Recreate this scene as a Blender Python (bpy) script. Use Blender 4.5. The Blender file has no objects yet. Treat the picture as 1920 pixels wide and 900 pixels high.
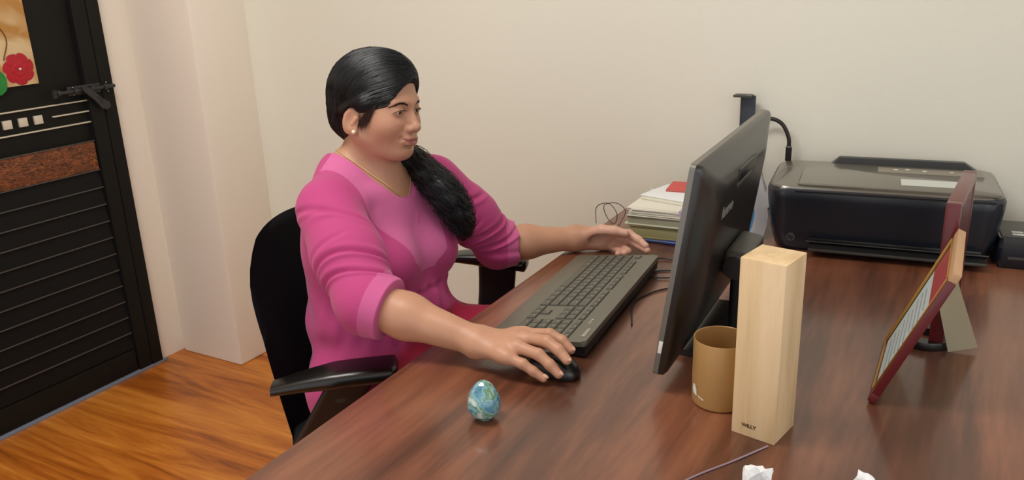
import bpy, bmesh, math, random
import numpy as np
from mathutils import Vector, Matrix, Euler

# ---------------------------------------------------------------- camera
S = bpy.context.scene
F_PX = 1543.0
CAM_Z = 1.37
cam_d = bpy.data.cameras.new('camera'); cam = bpy.data.objects.new('camera', cam_d)
S.collection.objects.link(cam)
cam_d.sensor_width = 36; cam_d.lens = F_PX/1920*36; cam_d.clip_start = .05
RW = np.array([[0.872796, 0.12117587, -0.47280392], [0.48683212, -0.28549884, 0.82552098], [-0.03495175, -0.95068755, -0.30817456]])
right, down, fwd = RW[:, 0], RW[:, 1], RW[:, 2]
M = Matrix(((right[0], -down[0], -fwd[0], 0), (right[1], -down[1], -fwd[1], 0), (right[2], -down[2], -fwd[2], CAM_Z), (0, 0, 0, 1)))
cam.matrix_world = M
S.camera = cam

# ---------------------------------------------------------------- light
w = bpy.data.worlds.new('world'); S.world = w; w.use_nodes = True
bg = w.node_tree.nodes['Background']; bg.inputs[0].default_value = (.98, .985, 1.0, 1); bg.inputs[1].default_value = 1.05

def area(name, loc, target, sx, sy, power, col):
    d = bpy.data.lights.new(name, 'AREA'); d.shape = 'RECTANGLE'; d.size = sx; d.size_y = sy
    d.energy = power; d.color = col
    o = bpy.data.objects.new(name, d); S.collection.objects.link(o); o.location = loc
    o.rotation_euler = (Vector(target)-Vector(loc)).to_track_quat('-Z', 'Y').to_euler()
    return o
area('window_light', (1.9, -.9, 2.0), (-1.0, 1.6, .9), 1.6, 1.5, 7, (1, .985, .96))
area('ceiling_lamp_light', (-1.15, .6, 2.68), (-1.15, .6, 0), 1.3, .5, 32, (1, .965, .91))

S.view_settings.view_transform = 'Standard'; S.view_settings.look = 'None'
S.view_settings.exposure = 0.0; S.view_settings.gamma = 1; S.view_settings.use_curve_mapping = False

# ---------------------------------------------------------------- materials
def srgb(r, g, b):
    f = lambda c: (c/12.92 if c <= .04045 else ((c+.055)/1.055)**2.4)
    return (f(r/255), f(g/255), f(b/255), 1)

def mat(name, col, rough=.5, metal=0, spec=.5, var=0, scale=20, bump=0, bscale=60, coat=0, **kw):
    m = bpy.data.materials.new(name); m.use_nodes = True
    nt = m.node_tree; b = nt.nodes['Principled BSDF']
    b.inputs['Base Color'].default_value = col; b.inputs['Roughness'].default_value = rough
    b.inputs['Metallic'].default_value = metal; b.inputs['Specular IOR Level'].default_value = spec
    b.inputs['Coat Weight'].default_value = coat
    for k, v in kw.items():
        b.inputs[k.replace('_', ' ')].default_value = v
    tc = nt.nodes.new('ShaderNodeTexCoord')
    if var:
        n = nt.nodes.new('ShaderNodeTexNoise'); n.inputs['Scale'].default_value = scale; n.inputs['Detail'].default_value = 4
        nt.links.new(tc.outputs['Object'], n.inputs['Vector'])
        r = nt.nodes.new('ShaderNodeMixRGB'); r.blend_type = 'MIX'
        r.inputs[1].default_value = tuple(c*(1-var) for c in col[:3])+(1,)
        r.inputs[2].default_value = tuple(min(1, c*(1+var)) for c in col[:3])+(1,)
        nt.links.new(n.outputs['Fac'], r.inputs[0]); nt.links.new(r.outputs[0], b.inputs['Base Color'])
    if bump:
        n = nt.nodes.new('ShaderNodeTexNoise'); n.inputs['Scale'].default_value = bscale; n.inputs['Detail'].default_value = 5
        nt.links.new(tc.outputs['Object'], n.inputs['Vector'])
        bp = nt.nodes.new('ShaderNodeBump'); bp.inputs['Strength'].default_value = bump; bp.inputs['Distance'].default_value = .002
        nt.links.new(n.outputs['Fac'], bp.inputs['Height']); nt.links.new(bp.outputs[0], b.inputs['Normal'])
    return m

def wood(name, stops, stretch, scale=3, rough=.35, coat=0, dist=1.2, fine=1.0, bump=.1, spec=.5):
    """wood grain running along the axis with the small stretch value"""
    m = bpy.data.materials.new(name); m.use_nodes = True
    nt = m.node_tree; b = nt.nodes['Principled BSDF']; L = nt.links
    tc = nt.nodes.new('ShaderNodeTexCoord'); mp = nt.nodes.new('ShaderNodeMapping'); mp.inputs['Scale'].default_value = stretch
    L.new(tc.outputs['Object'], mp.inputs['Vector'])
    n1 = nt.nodes.new('ShaderNodeTexNoise'); n1.inputs['Scale'].default_value = scale; n1.inputs['Detail'].default_value = 6
    n1.inputs['Distortion'].default_value = dist; n1.inputs['Roughness'].default_value = .62
    L.new(mp.outputs[0], n1.inputs['Vector'])
    n2 = nt.nodes.new('ShaderNodeTexNoise'); n2.inputs['Scale'].default_value = scale*14; n2.inputs['Detail'].default_value = 5
    L.new(mp.outputs[0], n2.inputs['Vector'])
    mx = nt.nodes.new('ShaderNodeMath'); mx.operation = 'MULTIPLY_ADD'; mx.inputs[1].default_value = .22*fine; L.new(n2.outputs['Fac'], mx.inputs[0]); 
    ad = nt.nodes.new('ShaderNodeMath'); ad.operation = 'ADD'; ad.inputs[1].default_value = -.11*fine; L.new(n1.outputs['Fac'], ad.inputs[0])
    L.new(ad.outputs[0], mx.inputs[2])
    cr = nt.nodes.new('ShaderNodeValToRGB'); e = cr.color_ramp.elements
    e[0].position, e[0].color = stops[0]; e[1].position, e[1].color = stops[-1]
    for p, c in stops[1:-1]:
        x = e.new(p); x.color = c
    L.new(mx.outputs[0], cr.inputs[0]); L.new(cr.outputs[0], b.inputs['Base Color'])
    b.inputs['Roughness'].default_value = rough; b.inputs['Coat Weight'].default_value = coat; b.inputs['Coat Roughness'].default_value = .16
    b.inputs['Specular IOR Level'].default_value = spec
    bp = nt.nodes.new('ShaderNodeBump'); bp.inputs['Strength'].default_value = bump; bp.inputs['Distance'].default_value = .001
    L.new(n2.outputs['Fac'], bp.inputs['Height']); L.new(bp.outputs[0], b.inputs['Normal'])
    return m

MT = {}
MT['wall'] = mat('wall_paint', srgb(228, 227, 213), .62, spec=.3, var=.025, scale=2.2, bump=.12, bscale=180)
MT['wall_left'] = mat('wall_paint_left', srgb(240, 231, 217), .6, spec=.3, var=.03, scale=2, bump=.12, bscale=180)
MT['ceiling'] = mat('ceiling_paint', srgb(238, 234, 224), .8)
MT['floor'] = wood('floor_wood', [(.30, srgb(122, 60, 16)), (.45, srgb(176, 98, 30)), (.58, srgb(204, 126, 46)), (.75, srgb(224, 152, 68))], (.45, 4.2, 1), scale=2.0, rough=.33, dist=1.6, fine=.7)
MT['desk'] = wood('desk_laminate', [(.32, srgb(66, 37, 26)), (.45, srgb(95, 56, 39)), (.54, srgb(126, 77, 54)), (.68, srgb(158, 104, 76))], (3.6, .32, 1), scale=1.8, rough=.36, dist=.5, fine=.5, bump=.05, coat=.55)
MT['black_door'] = mat('black_door_paint', srgb(17, 17, 14), .6, spec=.25, var=.15, scale=6, bump=.05)
MT['black_slat'] = mat('black_slat', srgb(9, 9, 8), .6, spec=.25)
MT['slat_edge'] = mat('slat_edge_metal', srgb(78, 74, 70), .55)
MT['silver_strip'] = mat('silver_strip', srgb(214, 206, 186), .4, metal=.2)
MT['brown_panel'] = None
MT['iron'] = mat('grey_iron', srgb(60, 60, 62), .42, metal=.5, bump=.2, bscale=90)
MT['steel'] = mat('bright_steel', srgb(190, 188, 182), .25, metal=1)
MT['black_plastic'] = mat('black_plastic', srgb(16, 16, 17), .52, bump=.05, bscale=400)
MT['black_gloss'] = mat('black_gloss', srgb(14, 14, 14), .28, spec=.6)
MT['monitor_back'] = mat('monitor_back_plastic', srgb(17, 17, 15), .33, spec=.8, coat=.15, bump=.04, bscale=500)
MT['dark_grey'] = mat('dark_grey_plastic', srgb(58, 57, 52), .36, spec=.6)
MT['key'] = mat('key_plastic', srgb(84, 84, 74), .42, spec=.5)
MT['kb_body'] = mat('keyboard_plastic', srgb(92, 90, 78), .3, spec=.6)
MT['silver'] = mat('silver_bezel', srgb(122, 120, 113), .4, metal=.4)
MT['white_print'] = mat('white_print', srgb(222, 222, 212), .5)
MT['printer'] = mat('printer_plastic', srgb(13, 21, 31), .30, spec=.6, bump=.03, bscale=300)
MT['printer_lid'] = mat('printer_lid_wall_sheen', srgb(92, 88, 76), .28, spec=.9, coat=.5)  # lighter grey-olive base stands for the wall reflected in the lid
MT['printer_panel'] = mat('printer_panel', srgb(132, 126, 112), .35)
MT['sticker'] = mat('white_sticker', srgb(206, 212, 206), .4, var=.06, scale=60)
MT['paper'] = mat('paper', srgb(226, 224, 210), .7, var=.04, scale=30)
MT['paper_white'] = mat('white_paper', srgb(232, 236, 238), .65)
MT['mug'] = mat('gold_mug', srgb(184, 146, 92), .36, metal=.3, bump=.03)
MT['block'] = wood('pale_pine', [(.3, srgb(196, 166, 122)), (.5, srgb(222, 194, 150)), (.7, srgb(232, 208, 170))], (9, 9, .7), scale=2.4, rough=.5, dist=.4, fine=.5, bump=.06)
MT['maroon'] = mat('maroon_wood', srgb(96, 22, 26), .33, var=.15, scale=20, coat=.3)
MT['gold'] = mat('gold_edge', srgb(196, 150, 70), .3, metal=.7)
MT['tan'] = mat('toplit_tan', srgb(188, 150, 112), .6)  # tan stands for light from above on the maroon frame's top rail
MT['cream'] = mat('cream_card', srgb(212, 206, 178), .6)
MT['blue'] = mat('blue_plastic', srgb(28, 58, 120), .35)
MT['navy'] = mat('navy_edge', srgb(32, 52, 98), .4)
MT['olive'] = mat('olive_card', srgb(142, 136, 92), .6, var=.06, scale=30)
MT['red'] = mat('red_card', srgb(206, 78, 74), .5)
MT['lilac'] = mat('lilac_card', srgb(190, 172, 206), .5)
MT['sky'] = mat('sky_blue_print', srgb(84, 160, 214), .45)
MT['pink_bit'] = mat('pink_plastic', srgb(220, 128, 116), .4)
MT['cable'] = mat('black_cable', srgb(24, 22, 20), .45)
MT['white_plastic'] = mat('white_plastic', srgb(226, 226, 220), .4)
MT['mesh_black'] = mat('black_chair_fabric', srgb(17, 19, 23), .8, spec=.3, bump=.5, bscale=700)
MT['screen'] = mat('screen_glass', srgb(40, 50, 66), .2)

def leather():
    m = mat('brown_embossed', srgb(96, 52, 26), .42)
    nt = m.node_tree; b = nt.nodes['Principled BSDF']; L = nt.links
    tc = nt.nodes.new('ShaderNodeTexCoord'); mp = nt.nodes.new('ShaderNodeMapping'); mp.inputs['Scale'].default_value = (1, 36, 90)
    L.new(tc.outputs['Object'], mp.inputs['Vector'])
    n = nt.nodes.new('ShaderNodeTexNoise'); n.inputs['Scale'].default_value = 1.3; n.inputs['Detail'].default_value = 6; n.inputs['Distortion'].default_value = 1.5
    L.new(mp.outputs[0], n.inputs['Vector'])
    cr = nt.nodes.new('ShaderNodeValToRGB'); e = cr.color_ramp.elements
    e[0].position, e[0].color = .36, srgb(66, 34, 17); e[1].position, e[1].color = .66, srgb(150, 84, 42)
    L.new(n.outputs['Fac'], cr.inputs[0]); L.new(cr.outputs[0], b.inputs['Base Color'])
    bp = nt.nodes.new('ShaderNodeBump'); bp.inputs['Distance'].default_value = .006; bp.inputs['Strength'].default_value = .8
    L.new(n.outputs['Fac'], bp.inputs['Height']); L.new(bp.outputs[0], b.inputs['Normal'])
    return m
MT['brown_panel'] = leather()

# ---------------------------------------------------------------- mesh helpers
def link(name, me, parent=None, loc=None, rot=None, label=None, cat=None, group=None, kind=None):
    o = bpy.data.objects.new(name, me); S.collection.objects.link(o)
    if parent: o.parent = parent
    if loc is not None: o.location = loc
    if rot is not None: o.rotation_euler = rot
    if label: o['label'] = label
    if cat: o['category'] = cat
    if group: o['group'] = group
    if kind: o['kind'] = kind
    return o

def thing(name, label, cat, loc=(0, 0, 0), rz=0, group=None, kind=None):
    return link(name, None, None, loc, (0, 0, rz), label, cat, group, kind)

def mesh_of(bm, m, smooth=True, angle=35):
    me = bpy.data.meshes.new('m'); bmesh.ops.recalc_face_normals(bm, faces=bm.faces[:])
    bm.to_mesh(me); bm.free()
    for x in (m if isinstance(m, (list, tuple)) else [m]): me.materials.append(x)
    if smooth:
        me.shade_smooth()
        me.set_sharp_from_angle(angle=math.radians(angle))
    return me

def add_box(bm, c, s, bev=0, seg=2, rot=None, mi=0):
    r = bmesh.ops.create_cube(bm, size=1)
    vs = r['verts']; bmesh.ops.scale(bm, vec=s, verts=vs)
    if bev:
        es = list({e for v in vs for e in v.link_edges})
        r2 = bmesh.ops.bevel(bm, geom=es, offset=min(bev, min(s)*.49), segments=seg, profile=.6, affect='EDGES')
        vs = list({v for f in r2['faces'] for v in f.verts} | {v for v in vs if v.is_valid})
    if rot is not None: bmesh.ops.rotate(bm, cent=(0, 0, 0), matrix=Euler(rot).to_matrix(), verts=vs)
    bmesh.ops.translate(bm, vec=c, verts=vs)
    if mi:
        for f in {f for v in vs for f in v.link_faces}: f.material_index = mi
    return vs

def box(name, c, s, m, parent=None, bev=.001, seg=2, rot=None, **kw):
    """the box's own origin sits at its centre"""
    bm = bmesh.new(); add_box(bm, (0, 0, 0), s, bev, seg)
    return link(name, mesh_of(bm, m), parent, c, rot, **kw)

def add_tube(bm, pts, r, n=8, caps=True, closed=False):
    pts = [Vector(p) for p in pts]; N = len(pts); rs = r if isinstance(r, (list, tuple)) else [r]*N
    rings = []; up = None
    for i, p in enumerate(pts):
        a = pts[(i-1) % N] if (i or closed) else p; b = pts[(i+1) % N] if (i < N-1 or closed) else p
        t = (b-a).normalized()
        if up is None:
            up = Vector((0, 0, 1)) if abs(t.z) < .9 else Vector((1, 0, 0))
        x = t.cross(up)
        if x.length < 1e-6: x = t.orthogonal()
        x.normalize(); y = x.cross(t).normalized(); up = y
        rings.append([bm.verts.new(p+rs[i]*(math.cos(2*math.pi*k/n)*x+math.sin(2*math.pi*k/n)*y)) for k in range(n)])
    for i in range(N if closed else N-1):
        A, B = rings[i], rings[(i+1) % N]
        for k in range(n): bm.faces.new((A[k], A[(k+1) % n], B[(k+1) % n], B[k]))
    if caps and not closed:
        bm.faces.new(rings[0][::-1]); bm.faces.new(rings[-1])

def spline(pts, n=8):
    pts = [Vector(p) for p in pts]; out = []
    P = [2*pts[0]-pts[1]]+pts+[2*pts[-1]-pts[-2]]
    for i in range(1, len(P)-2):
        for k in range(n):
            t = k/n
            out.append(.5*((2*P[i])+(-P[i-1]+P[i+1])*t+(2*P[i-1]-5*P[i]+4*P[i+1]-P[i+2])*t*t+(-P[i-1]+3*P[i]-3*P[i+1]+P[i+2])*t**3))
    out.append(pts[-1]); return out

def tube(name, pts, r, m, parent=None, n=8, smooth=8, **kw):
    bm = bmesh.new(); p = spline(pts, smooth) if smooth else pts
    add_tube(bm, p, r, n); return link(name, mesh_of(bm, m), parent, **kw)

def add_lathe(bm, prof, n=48):
    rings = []
    for r, z in prof:
        if r < 1e-5: rings.append([bm.verts.new((0, 0, z))])
        else: rings.append([bm.verts.new((r*math.cos(2*math.pi*k/n), r*math.sin(2*math.pi*k/n), z)) for k in range(n)])
    for A, B in zip(rings, rings[1:]):
        for k in range(n):
            if len(A) == 1 and len(B) > 1: bm.faces.new((A[0], B[k], B[(k+1) % n]))
            elif len(B) == 1 and len(A) > 1: bm.faces.new((A[k], A[(k+1) % n], B[0]))
            elif len(A) > 1: bm.faces.new((A[k], A[(k+1) % n], B[(k+1) % n], B[k]))

def lathe(name, prof, m, parent=None, n=48, **kw):
    bm = bmesh.new(); add_lathe(bm, prof, n); return link(name, mesh_of(bm, m), parent, **kw)

def add_prism(bm, poly, z0, z1, M4=None, mi=0):
    """extrude polygon (x,y) list from z0 to z1"""
    a = [bm.verts.new((x, y, z0)) for x, y in poly]; b = [bm.verts.new((x, y, z1)) for x, y in poly]
    fs = [bm.faces.new(a[::-1]), bm.faces.new(b)]
    for i in range(len(poly)):
        j = (i+1) % len(poly); fs.append(bm.faces.new((a[i], a[j], b[j], b[i])))
    for f in fs: f.material_index = mi
    if M4 is not None: bmesh.ops.transform(bm, matrix=M4, verts=a+b)
    return a+b

def rounded(w, h, r, n=5, cx=0, cy=0):
    out = []
    for sx, sy, a0 in ((1, 1, 0), (-1, 1, 90), (-1, -1, 180), (1, -1, 270)):
        for k in range(n+1):
            a = math.radians(a0+90*k/n); out.append((cx+sx*(w/2-r)+r*math.cos(a), cy+sy*(h/2-r)+r*math.sin(a)))
    return out

def text_mesh(name, body, size, m, parent, M4, depth=.0003, bold=0):
    c = bpy.data.curves.new('t', 'FONT'); c.body = body; c.size = size; c.extrude = depth; c.offset = bold
    c.align_x = 'CENTER'; c.align_y = 'CENTER'; c.resolution_u = 3
    t = bpy.data.objects.new('t', c); S.collection.objects.link(t)
    me = bpy.data.meshes.new_from_object(t.evaluated_get(bpy.context.evaluated_depsgraph_get()))
    bpy.data.objects.remove(t); bpy.data.curves.remove(c)
    me.materials.clear(); me.materials.append(m)
    o = link(name, me, parent); o.matrix_local = M4; return o

def axes(o, x, y, z):
    x, y, z = Vector(x).normalized(), Vector(y).normalized(), Vector(z).normalized()
    return Matrix(((x.x, y.x, z.x, o[0]), (x.y, y.y, z.y, o[1]), (x.z, y.z, z.z, o[2]), (0, 0, 0, 1)))
D = .75          # desk top height
# ================================================================= room
XL = -2.613; YC = 1.927; YW = 2.17
def struct(name, c, s, m, bev=0, **kw): return box(name, c, s, m, None, bev, kind='structure', **kw)
struct('floor', (-.3, .1, -.05), (5.0, 4.4, .1), MT['floor'])
struct('wall_back', (-.2, YW+.06, 1.35), (5.0, .12, 2.7), MT['wall'])
struct('trim_1', (-2.454, (YC+YW)/2+.02, 1.35), (.318, YW-YC+.04, 2.7), MT['wall_left'], bev=.012)      # boxed corner pier
struct('wall_left', (XL-.076, 1.9, 1.35), (.12, .12, 2.7), MT['wall_left'])
struct('wall_left_lintel', (XL-.076, 1.2, 2.4), (.12, 1.9, .6), MT['wall_left'])
bpy.data.objects['wall_left_lintel'].name = 'wall_left.001'
struct('wall_left.002', (XL-.076, -.615, 1.35), (.12, 2.97, 2.7), MT['wall_left'])
struct('ceiling', (-.3, .1, 2.76), (5.0, 4.4, .1), MT['ceiling'])

# ---- black steel door with louvres, picture panel and tower bolt
dr = link('door_1', None, None, (XL, 1.2, 0), None, 'tall black slatted door with flower picture panel and sliding bolt', None, None, 'structure')
X0 = 0.0
box('door_frame', (X0-.024, .600, 1.05), (.07, .046, 2.1), MT['black_door'], dr, .004)
box('door_frame', (X0-.02, -.305, 1.05), (.07, .05, 2.1), MT['black_door'], dr, .004)
box('door_frame', (X0-.02, .15, 2.085), (.07, .852, .03), MT['black_door'], dr, .003)
# leaf : stiles, rails, panels
box('stile', (X0-.016, .550, 1.035), (.05, .052, 2.05), MT['black_door'], dr, .003)
box('stile', (X0-.012, -.25, 1.035), (.05, .052, 2.05), MT['black_door'], dr, .003)
box('leaf_panel', (X0-.022, .147, 1.035), (.03, .744, 2.05), MT['black_door'], dr, .002)
box('rail', (X0-.006, .147, .055), (.02, .744, .085), MT['black_door'], dr, .002)
box('embossed_panel', (X0-.002, .147, .828), (.012, .742, .098), MT['brown_panel'], dr, .003)
for z in (.8785, .7775): box('panel_trim', (X0+.004, .147, z), (.006, .742, .003), MT['slat_edge'], dr, .0005)
n = 11; z1 = .775; z0 = .10; dz = (z1-z0)/n
for k in range(n):
    zc = z1-dz*(k+.5)
    bm = bmesh.new(); prof = [(-.008, -dz/2+.001), (.010, -dz/2+.001), (.010, -dz/2+.004), (.002, dz/2-.002), (-.008, dz/2-.002)]
    vs = add_prism(bm, prof, -.371, .371, Matrix(((1, 0, 0, 0), (0, 0, 1, 0), (0, 1, 0, 0), (0, 0, 0, 1))))
    sl = link('slat', mesh_of(bm, MT['black_slat'], False), dr, (X0-.007, .147, zc))
    if k < 10: box('slat_edge', (.0115, 0, -dz/2+.002), (.003, .742, .0034), MT['slat_edge'], sl, 0)
for z, y0, y1 in ((1.014, -.224, .523), (.942, -.224, .523), (.978, .395, .523)):
    box('silver_strip', (X0-.003, (y0+y1)/2, z), (.009, y1-y0, .0042), MT['silver_strip'], dr, .001)
for y in (.246, .296, .346, .196, .146): box('silver_square', (X0-.003, y, .977), (.009, .027, .027), MT['silver_strip'], dr, .001)
# picture panel
PM = mat('picture_gold', srgb(206, 170, 112), .35)
nt = PM.node_tree; b_ = nt.nodes['Principled BSDF']; tc = nt.nodes.new('ShaderNodeTexCoord')
nz = nt.nodes.new('ShaderNodeTexNoise'); nz.inputs['Scale'].default_value = 7; nz.inputs['Distortion'].default_value = 1; nt.links.new(tc.outputs['Object'], nz.inputs['Vector'])
cr = nt.nodes.new('ShaderNodeValToRGB'); cr.color_ramp.elements[0].position = .4; cr.color_ramp.elements[0].color = srgb(186, 134, 66)
cr.color_ramp.elements[1].position = .62; cr.color_ramp.elements[1].color = srgb(222, 196, 150)
nt.links.new(nz.outputs[0], cr.inputs[0]); nt.links.new(cr.outputs[0], b_.inputs['Base Color'])
pp = box('picture_panel', (X0-.002, .11, 1.50), (.012, .52, .82), PM, dr, .001)
RED = mat('petal_red', srgb(176, 16, 36), .45, var=.35, scale=90); GRN = mat('leaf_green', srgb(34, 130, 52), .45, var=.2, scale=60)
def petal(cy, cz, ang, L, W, m, name, px=.0065):
    bm = bmesh.new(); pts = []
    for k in range(14):
        a = 2*math.pi*k/14; u = L*.5*(1-math.cos(a)); v = W*.5*math.sin(a)*(1+.12*math.sin(5*a))*(.5+.7*u/L)
        pts.append((u, v))
    c = [bm.verts.new((px+.003*math.sin(3.1*u/L), cy+u*math.cos(ang)-v*math.sin(ang), cz+u*math.sin(ang)+v*math.cos(ang))) for u, v in pts]
    mid = bm.verts.new((px+.004, cy+L*.5*math.cos(ang), cz+L*.5*math.sin(ang)))
    for k in range(14): bm.faces.new((c[k], c[(k+1) % 14], mid))
    return link(name, mesh_of(bm, m), pp)
fy, fz = .205, -.359
for k in range(7): petal(fy, fz, k*2*math.pi/7+.3, .050, .042, RED, 'petal', .0065+.0006*(k % 3))
for k in range(6): petal(fy, fz, k*2*math.pi/6+.9, .026, .034, RED, 'petal', .0095+.0005*(k % 2))
bm = bmesh.new(); bmesh.ops.create_icosphere(bm, subdivisions=2, radius=.004); link('flower_centre', mesh_of(bm, MT['white_print']), pp, (.014, fy, fz))
for a, c in ((2.6, -.025), (3.5, -.03), (4.1, -.02)): petal(fy-.045, fz+c, a, .06, .035, GRN, 'leaf')
tube('stem', [(.0068, fy-.04, fz+.03), (.0068, fy-.02, fz+.10), (.0068, fy-.07, fz+.2), (.0068, fy-.02, fz+.35), (.0068, fy-.09, fz+.6)], .0022, mat('stem_brown', srgb(120, 76, 30), .5), pp, 6)
# bolt (top-level : it is screwed to the door, a fitting of it)
bo = link('bolt', None, dr, (.010, -.018, 1.052))
box('bolt_plate', (.002, .53, .0), (.006, .12, .03), MT['iron'], bo, .002)
tube('bolt_rod', [(.014, .41, .0), (.014, .635, .0)], .0062, MT['iron'], bo, 10, 0)
for y in (.43, .49, .55, .60):
    bm = bmesh.new(); add_tube(bm, [(.014, y-.006, 0), (.014, y+.006, 0)], .0105, 12); link('bolt_keeper', mesh_of(bm, MT['iron']), bo)
tube('bolt_knob', [(.014, .418, -.012), (.02, .418, .012)], .007, MT['iron'], bo, 10, 0)
bm = bmesh.new()
add_prism(bm, [(.505, .012), (.535, .006), (.575, -.035), (.598, -.05), (.60, -.066), (.585, -.074), (.566, -.066), (.545, -.035), (.515, -.006)], .02, .027, Matrix(((0, 0, 1, 0), (1, 0, 0, 0), (0, 1, 0, 0), (0, 0, 0, 1))))
hs = link('bolt_hasp', mesh_of(bm, MT['iron']), bo)
box('hasp_slot', (.0272, .566, -.038), (.001, .010, .028), MT['black_gloss'], hs, 0, rot=(math.radians(35), 0, 0))
for y, z in ((.610, .014), (.612, -.016), (.487, .011), (.487, -.011)):
    bm = bmesh.new(); bmesh.ops.create_uvsphere(bm, u_segments=10, v_segments=6, radius=.003); link('screw', mesh_of(bm, MT['steel']), bo, (.008, y, z))
struct('trim_2', (XL+.006, 1.5, .0055), (.012, .68, .011), mat('door_foot_blue_grey', srgb(120, 132, 150), .5), bev=.002)  # pale blue-grey strip along the foot of the door

# ================================================================= desk
dk = thing('reception_desk', 'large dark red-brown wood grain desk along the right side', 'desk', (0, 0, 0))
bm = bmesh.new(); add_prism(bm, [(-.775, .3), (-.8045, 2.168), (.75, 2.168), (.75, .3)], D-.032, D)
es = [e for e in bm.edges if abs(e.verts[0].co.z-e.verts[1].co.z) < 1e-6]
bmesh.ops.bevel(bm, geom=es, offset=.002, segments=2, affect='EDGES')
link('desktop', mesh_of(bm, MT['desk']), dk)
box('side_panel', (-.05, .33, (D-.033)/2), (1.3, .025, D-.033), MT['desk'], dk)
box('side_panel', (-.05, 2.15, (D-.033)/2), (1.3, .025, D-.033), MT['desk'], dk)
box('modesty_panel', (.2, 1.24, .43), (.02, 1.79, .575), MT['desk'], dk)
# ================================================================= keyboard
TK = math.radians(0)
def keyboard():
    # local x : towards the user (-) .. back (+) ; local y : the user's right is -y
    k = thing('keyboard', 'dark grey full-size keyboard lying in front of the monitor', 'keyboard')
    bl = Vector((-.5211, 1.1377, .783)); bf = Vector((-.5580, 1.606, .783))
    y = (bf-bl).normalized(); xx = Vector((y.y, -y.x, 0)); tilt = math.radians(6.5)
    x = (xx*math.cos(tilt)+Vector((0, 0, math.sin(tilt)))); z = x.cross(y)
    c = (bl+bf)/2-x*.0775; k.matrix_world = axes(c, x, y, z)
    L = (bf-bl).length; Wd = .158; PR = .03
    bm = bmesh.new(); add_prism(bm, rounded(Wd+PR, L, .008, 5, -PR/2), -.0085, 0)
    es = [e for e in bm.edges if e.verts[0].co.z > -.001 and e.verts[1].co.z > -.001]
    bmesh.ops.bevel(bm, geom=es, offset=.0025, segments=2, affect='EDGES')
    link('body', mesh_of(bm, MT['kb_body']), k)
    bm = bmesh.new(); add_prism(bm, rounded(Wd+PR-.012, L-.012, .006, 5, -PR/2), -.0105, -.008); link('base', mesh_of(bm, MT['black_plastic']), k)
    for s in (-1, 1): box('foot', (.068, s*(L/2-.06), -.020), (.012, .03, .019), MT['black_plastic'], k)
    u = (L-.014)/22.6; rows = []
    # key layout : (x row centre, [(start unit, width)])
    main = {4: [(0, 1.5)]+[(1.5+i, 1) for i in range(12)]+[(13.5, 1.5)], 5: [(i, 1) for i in range(13)]+[(13, 2)],
            3: [(0, 1.75)]+[(1.75+i, 1) for i in range(11)]+[(12.75, 2.25)], 2: [(0, 2.25)]+[(2.25+i, 1) for i in range(10)]+[(12.25, 2.75)],
            1: [(0, 1.25), (1.25, 1.25), (2.5, 1.25), (3.75, 6.25), (10, 1.25), (11.25, 1.25), (12.5, 1.25), (13.75, 1.25)],
            6: [(0, 1)]+[(2+i, 1) for i in range(4)]+[(6.5+i, 1) for i in range(4)]+[(11+i, 1) for i in range(4)]}
    nav = {6: [15.2, 16.2, 17.2], 5: [15.2, 16.2, 17.2], 4: [15.2, 16.2, 17.2], 2: [16.2], 1: [15.2, 16.2, 17.2]}
    pad = {6: [(18.4, 1), (19.4, 1), (20.4, 1), (21.4, 1)], 5: [(18.4, 1), (19.4, 1), (20.4, 1), (21.4, 1)], 4: [(18.4, 1), (19.4, 1), (20.4, 1)], 3: [(18.4, 1), (19.4, 1), (20.4, 1)], 2: [(18.4, 1), (19.4, 1), (20.4, 1)], 1: [(18.4, 2), (20.4, 1)]}
    ru = .0192; xs = {r: -.062+(r-1)*ru+(.003 if r == 6 else 0) for r in range(1, 7)}
    kl = []
    for r, l in main.items():
        for s, w_ in l: kl.append((xs[r], s, w_, ru*(.7 if r == 6 else 1)))
    for r, l in nav.items():
        for s in l: kl.append((xs[r], s, 1, ru*(.7 if r == 6 else 1)))
    for r, l in pad.items():
        for s, w_ in l: kl.append((xs[r], s, w_, ru*(.7 if r == 6 else 1)))
    kl += [(xs[4]-ru/2, 21.4, 1, ru*2), (xs[2]-ru/2, 21.4, 1, ru*2)]
    cache = {}
    bm = bmesh.new(); bp = bmesh.new()
    for i, (px, s, w_, dx) in enumerate(kl):
        key = (round(w_, 2), round(dx, 4))
        if key not in cache:
            b2 = bmesh.new(); W2, D2 = w_*u-.0024, dx-.0024
            a = [b2.verts.new((sx*D2/2, sy*W2/2, 0)) for sx, sy in ((-1, -1), (1, -1), (1, 1), (-1, 1))]
            t = [b2.verts.new((sx*(D2/2-.0008), sy*(W2/2-.0008), .0018)) for sx, sy in ((-1, -1), (1, -1), (1, 1), (-1, 1))]
            b2.faces.new(t)
            for q in range(4): b2.faces.new((a[q], a[(q+1) % 4], t[(q+1) % 4], t[q]))
            cache[key] = mesh_of(b2, MT['key'], False)
        yy = L/2-.007-(s+w_/2)*u
        ko = link('key', cache[key], k, (px, yy, .0001))
        # recess shadow gap plate, and the printed letter as a small mark
        add_prism(bp, [(px-dx/2+.0002, yy-w_*u/2+.0002), (px+dx/2-.0002, yy-w_*u/2+.0002), (px+dx/2-.0002, yy+w_*u/2-.0002), (px-dx/2+.0002, yy+w_*u/2-.0002)], .0, .00025)
        random.seed(i); ox = px+dx*.12; oy = yy+w_*u*.12
        if w_ < 3:
            add_prism(bm, [(ox-.0016, oy-.0016), (ox-.0002, oy-.0016), (ox+.0004, oy+.0010+.0012*random.random()), (ox-.0016, oy+.001)], .0019, .00205)
    link('key_wells', mesh_of(bp, MT['black_plastic'], False), k, label='black gaps between the keys')
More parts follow.
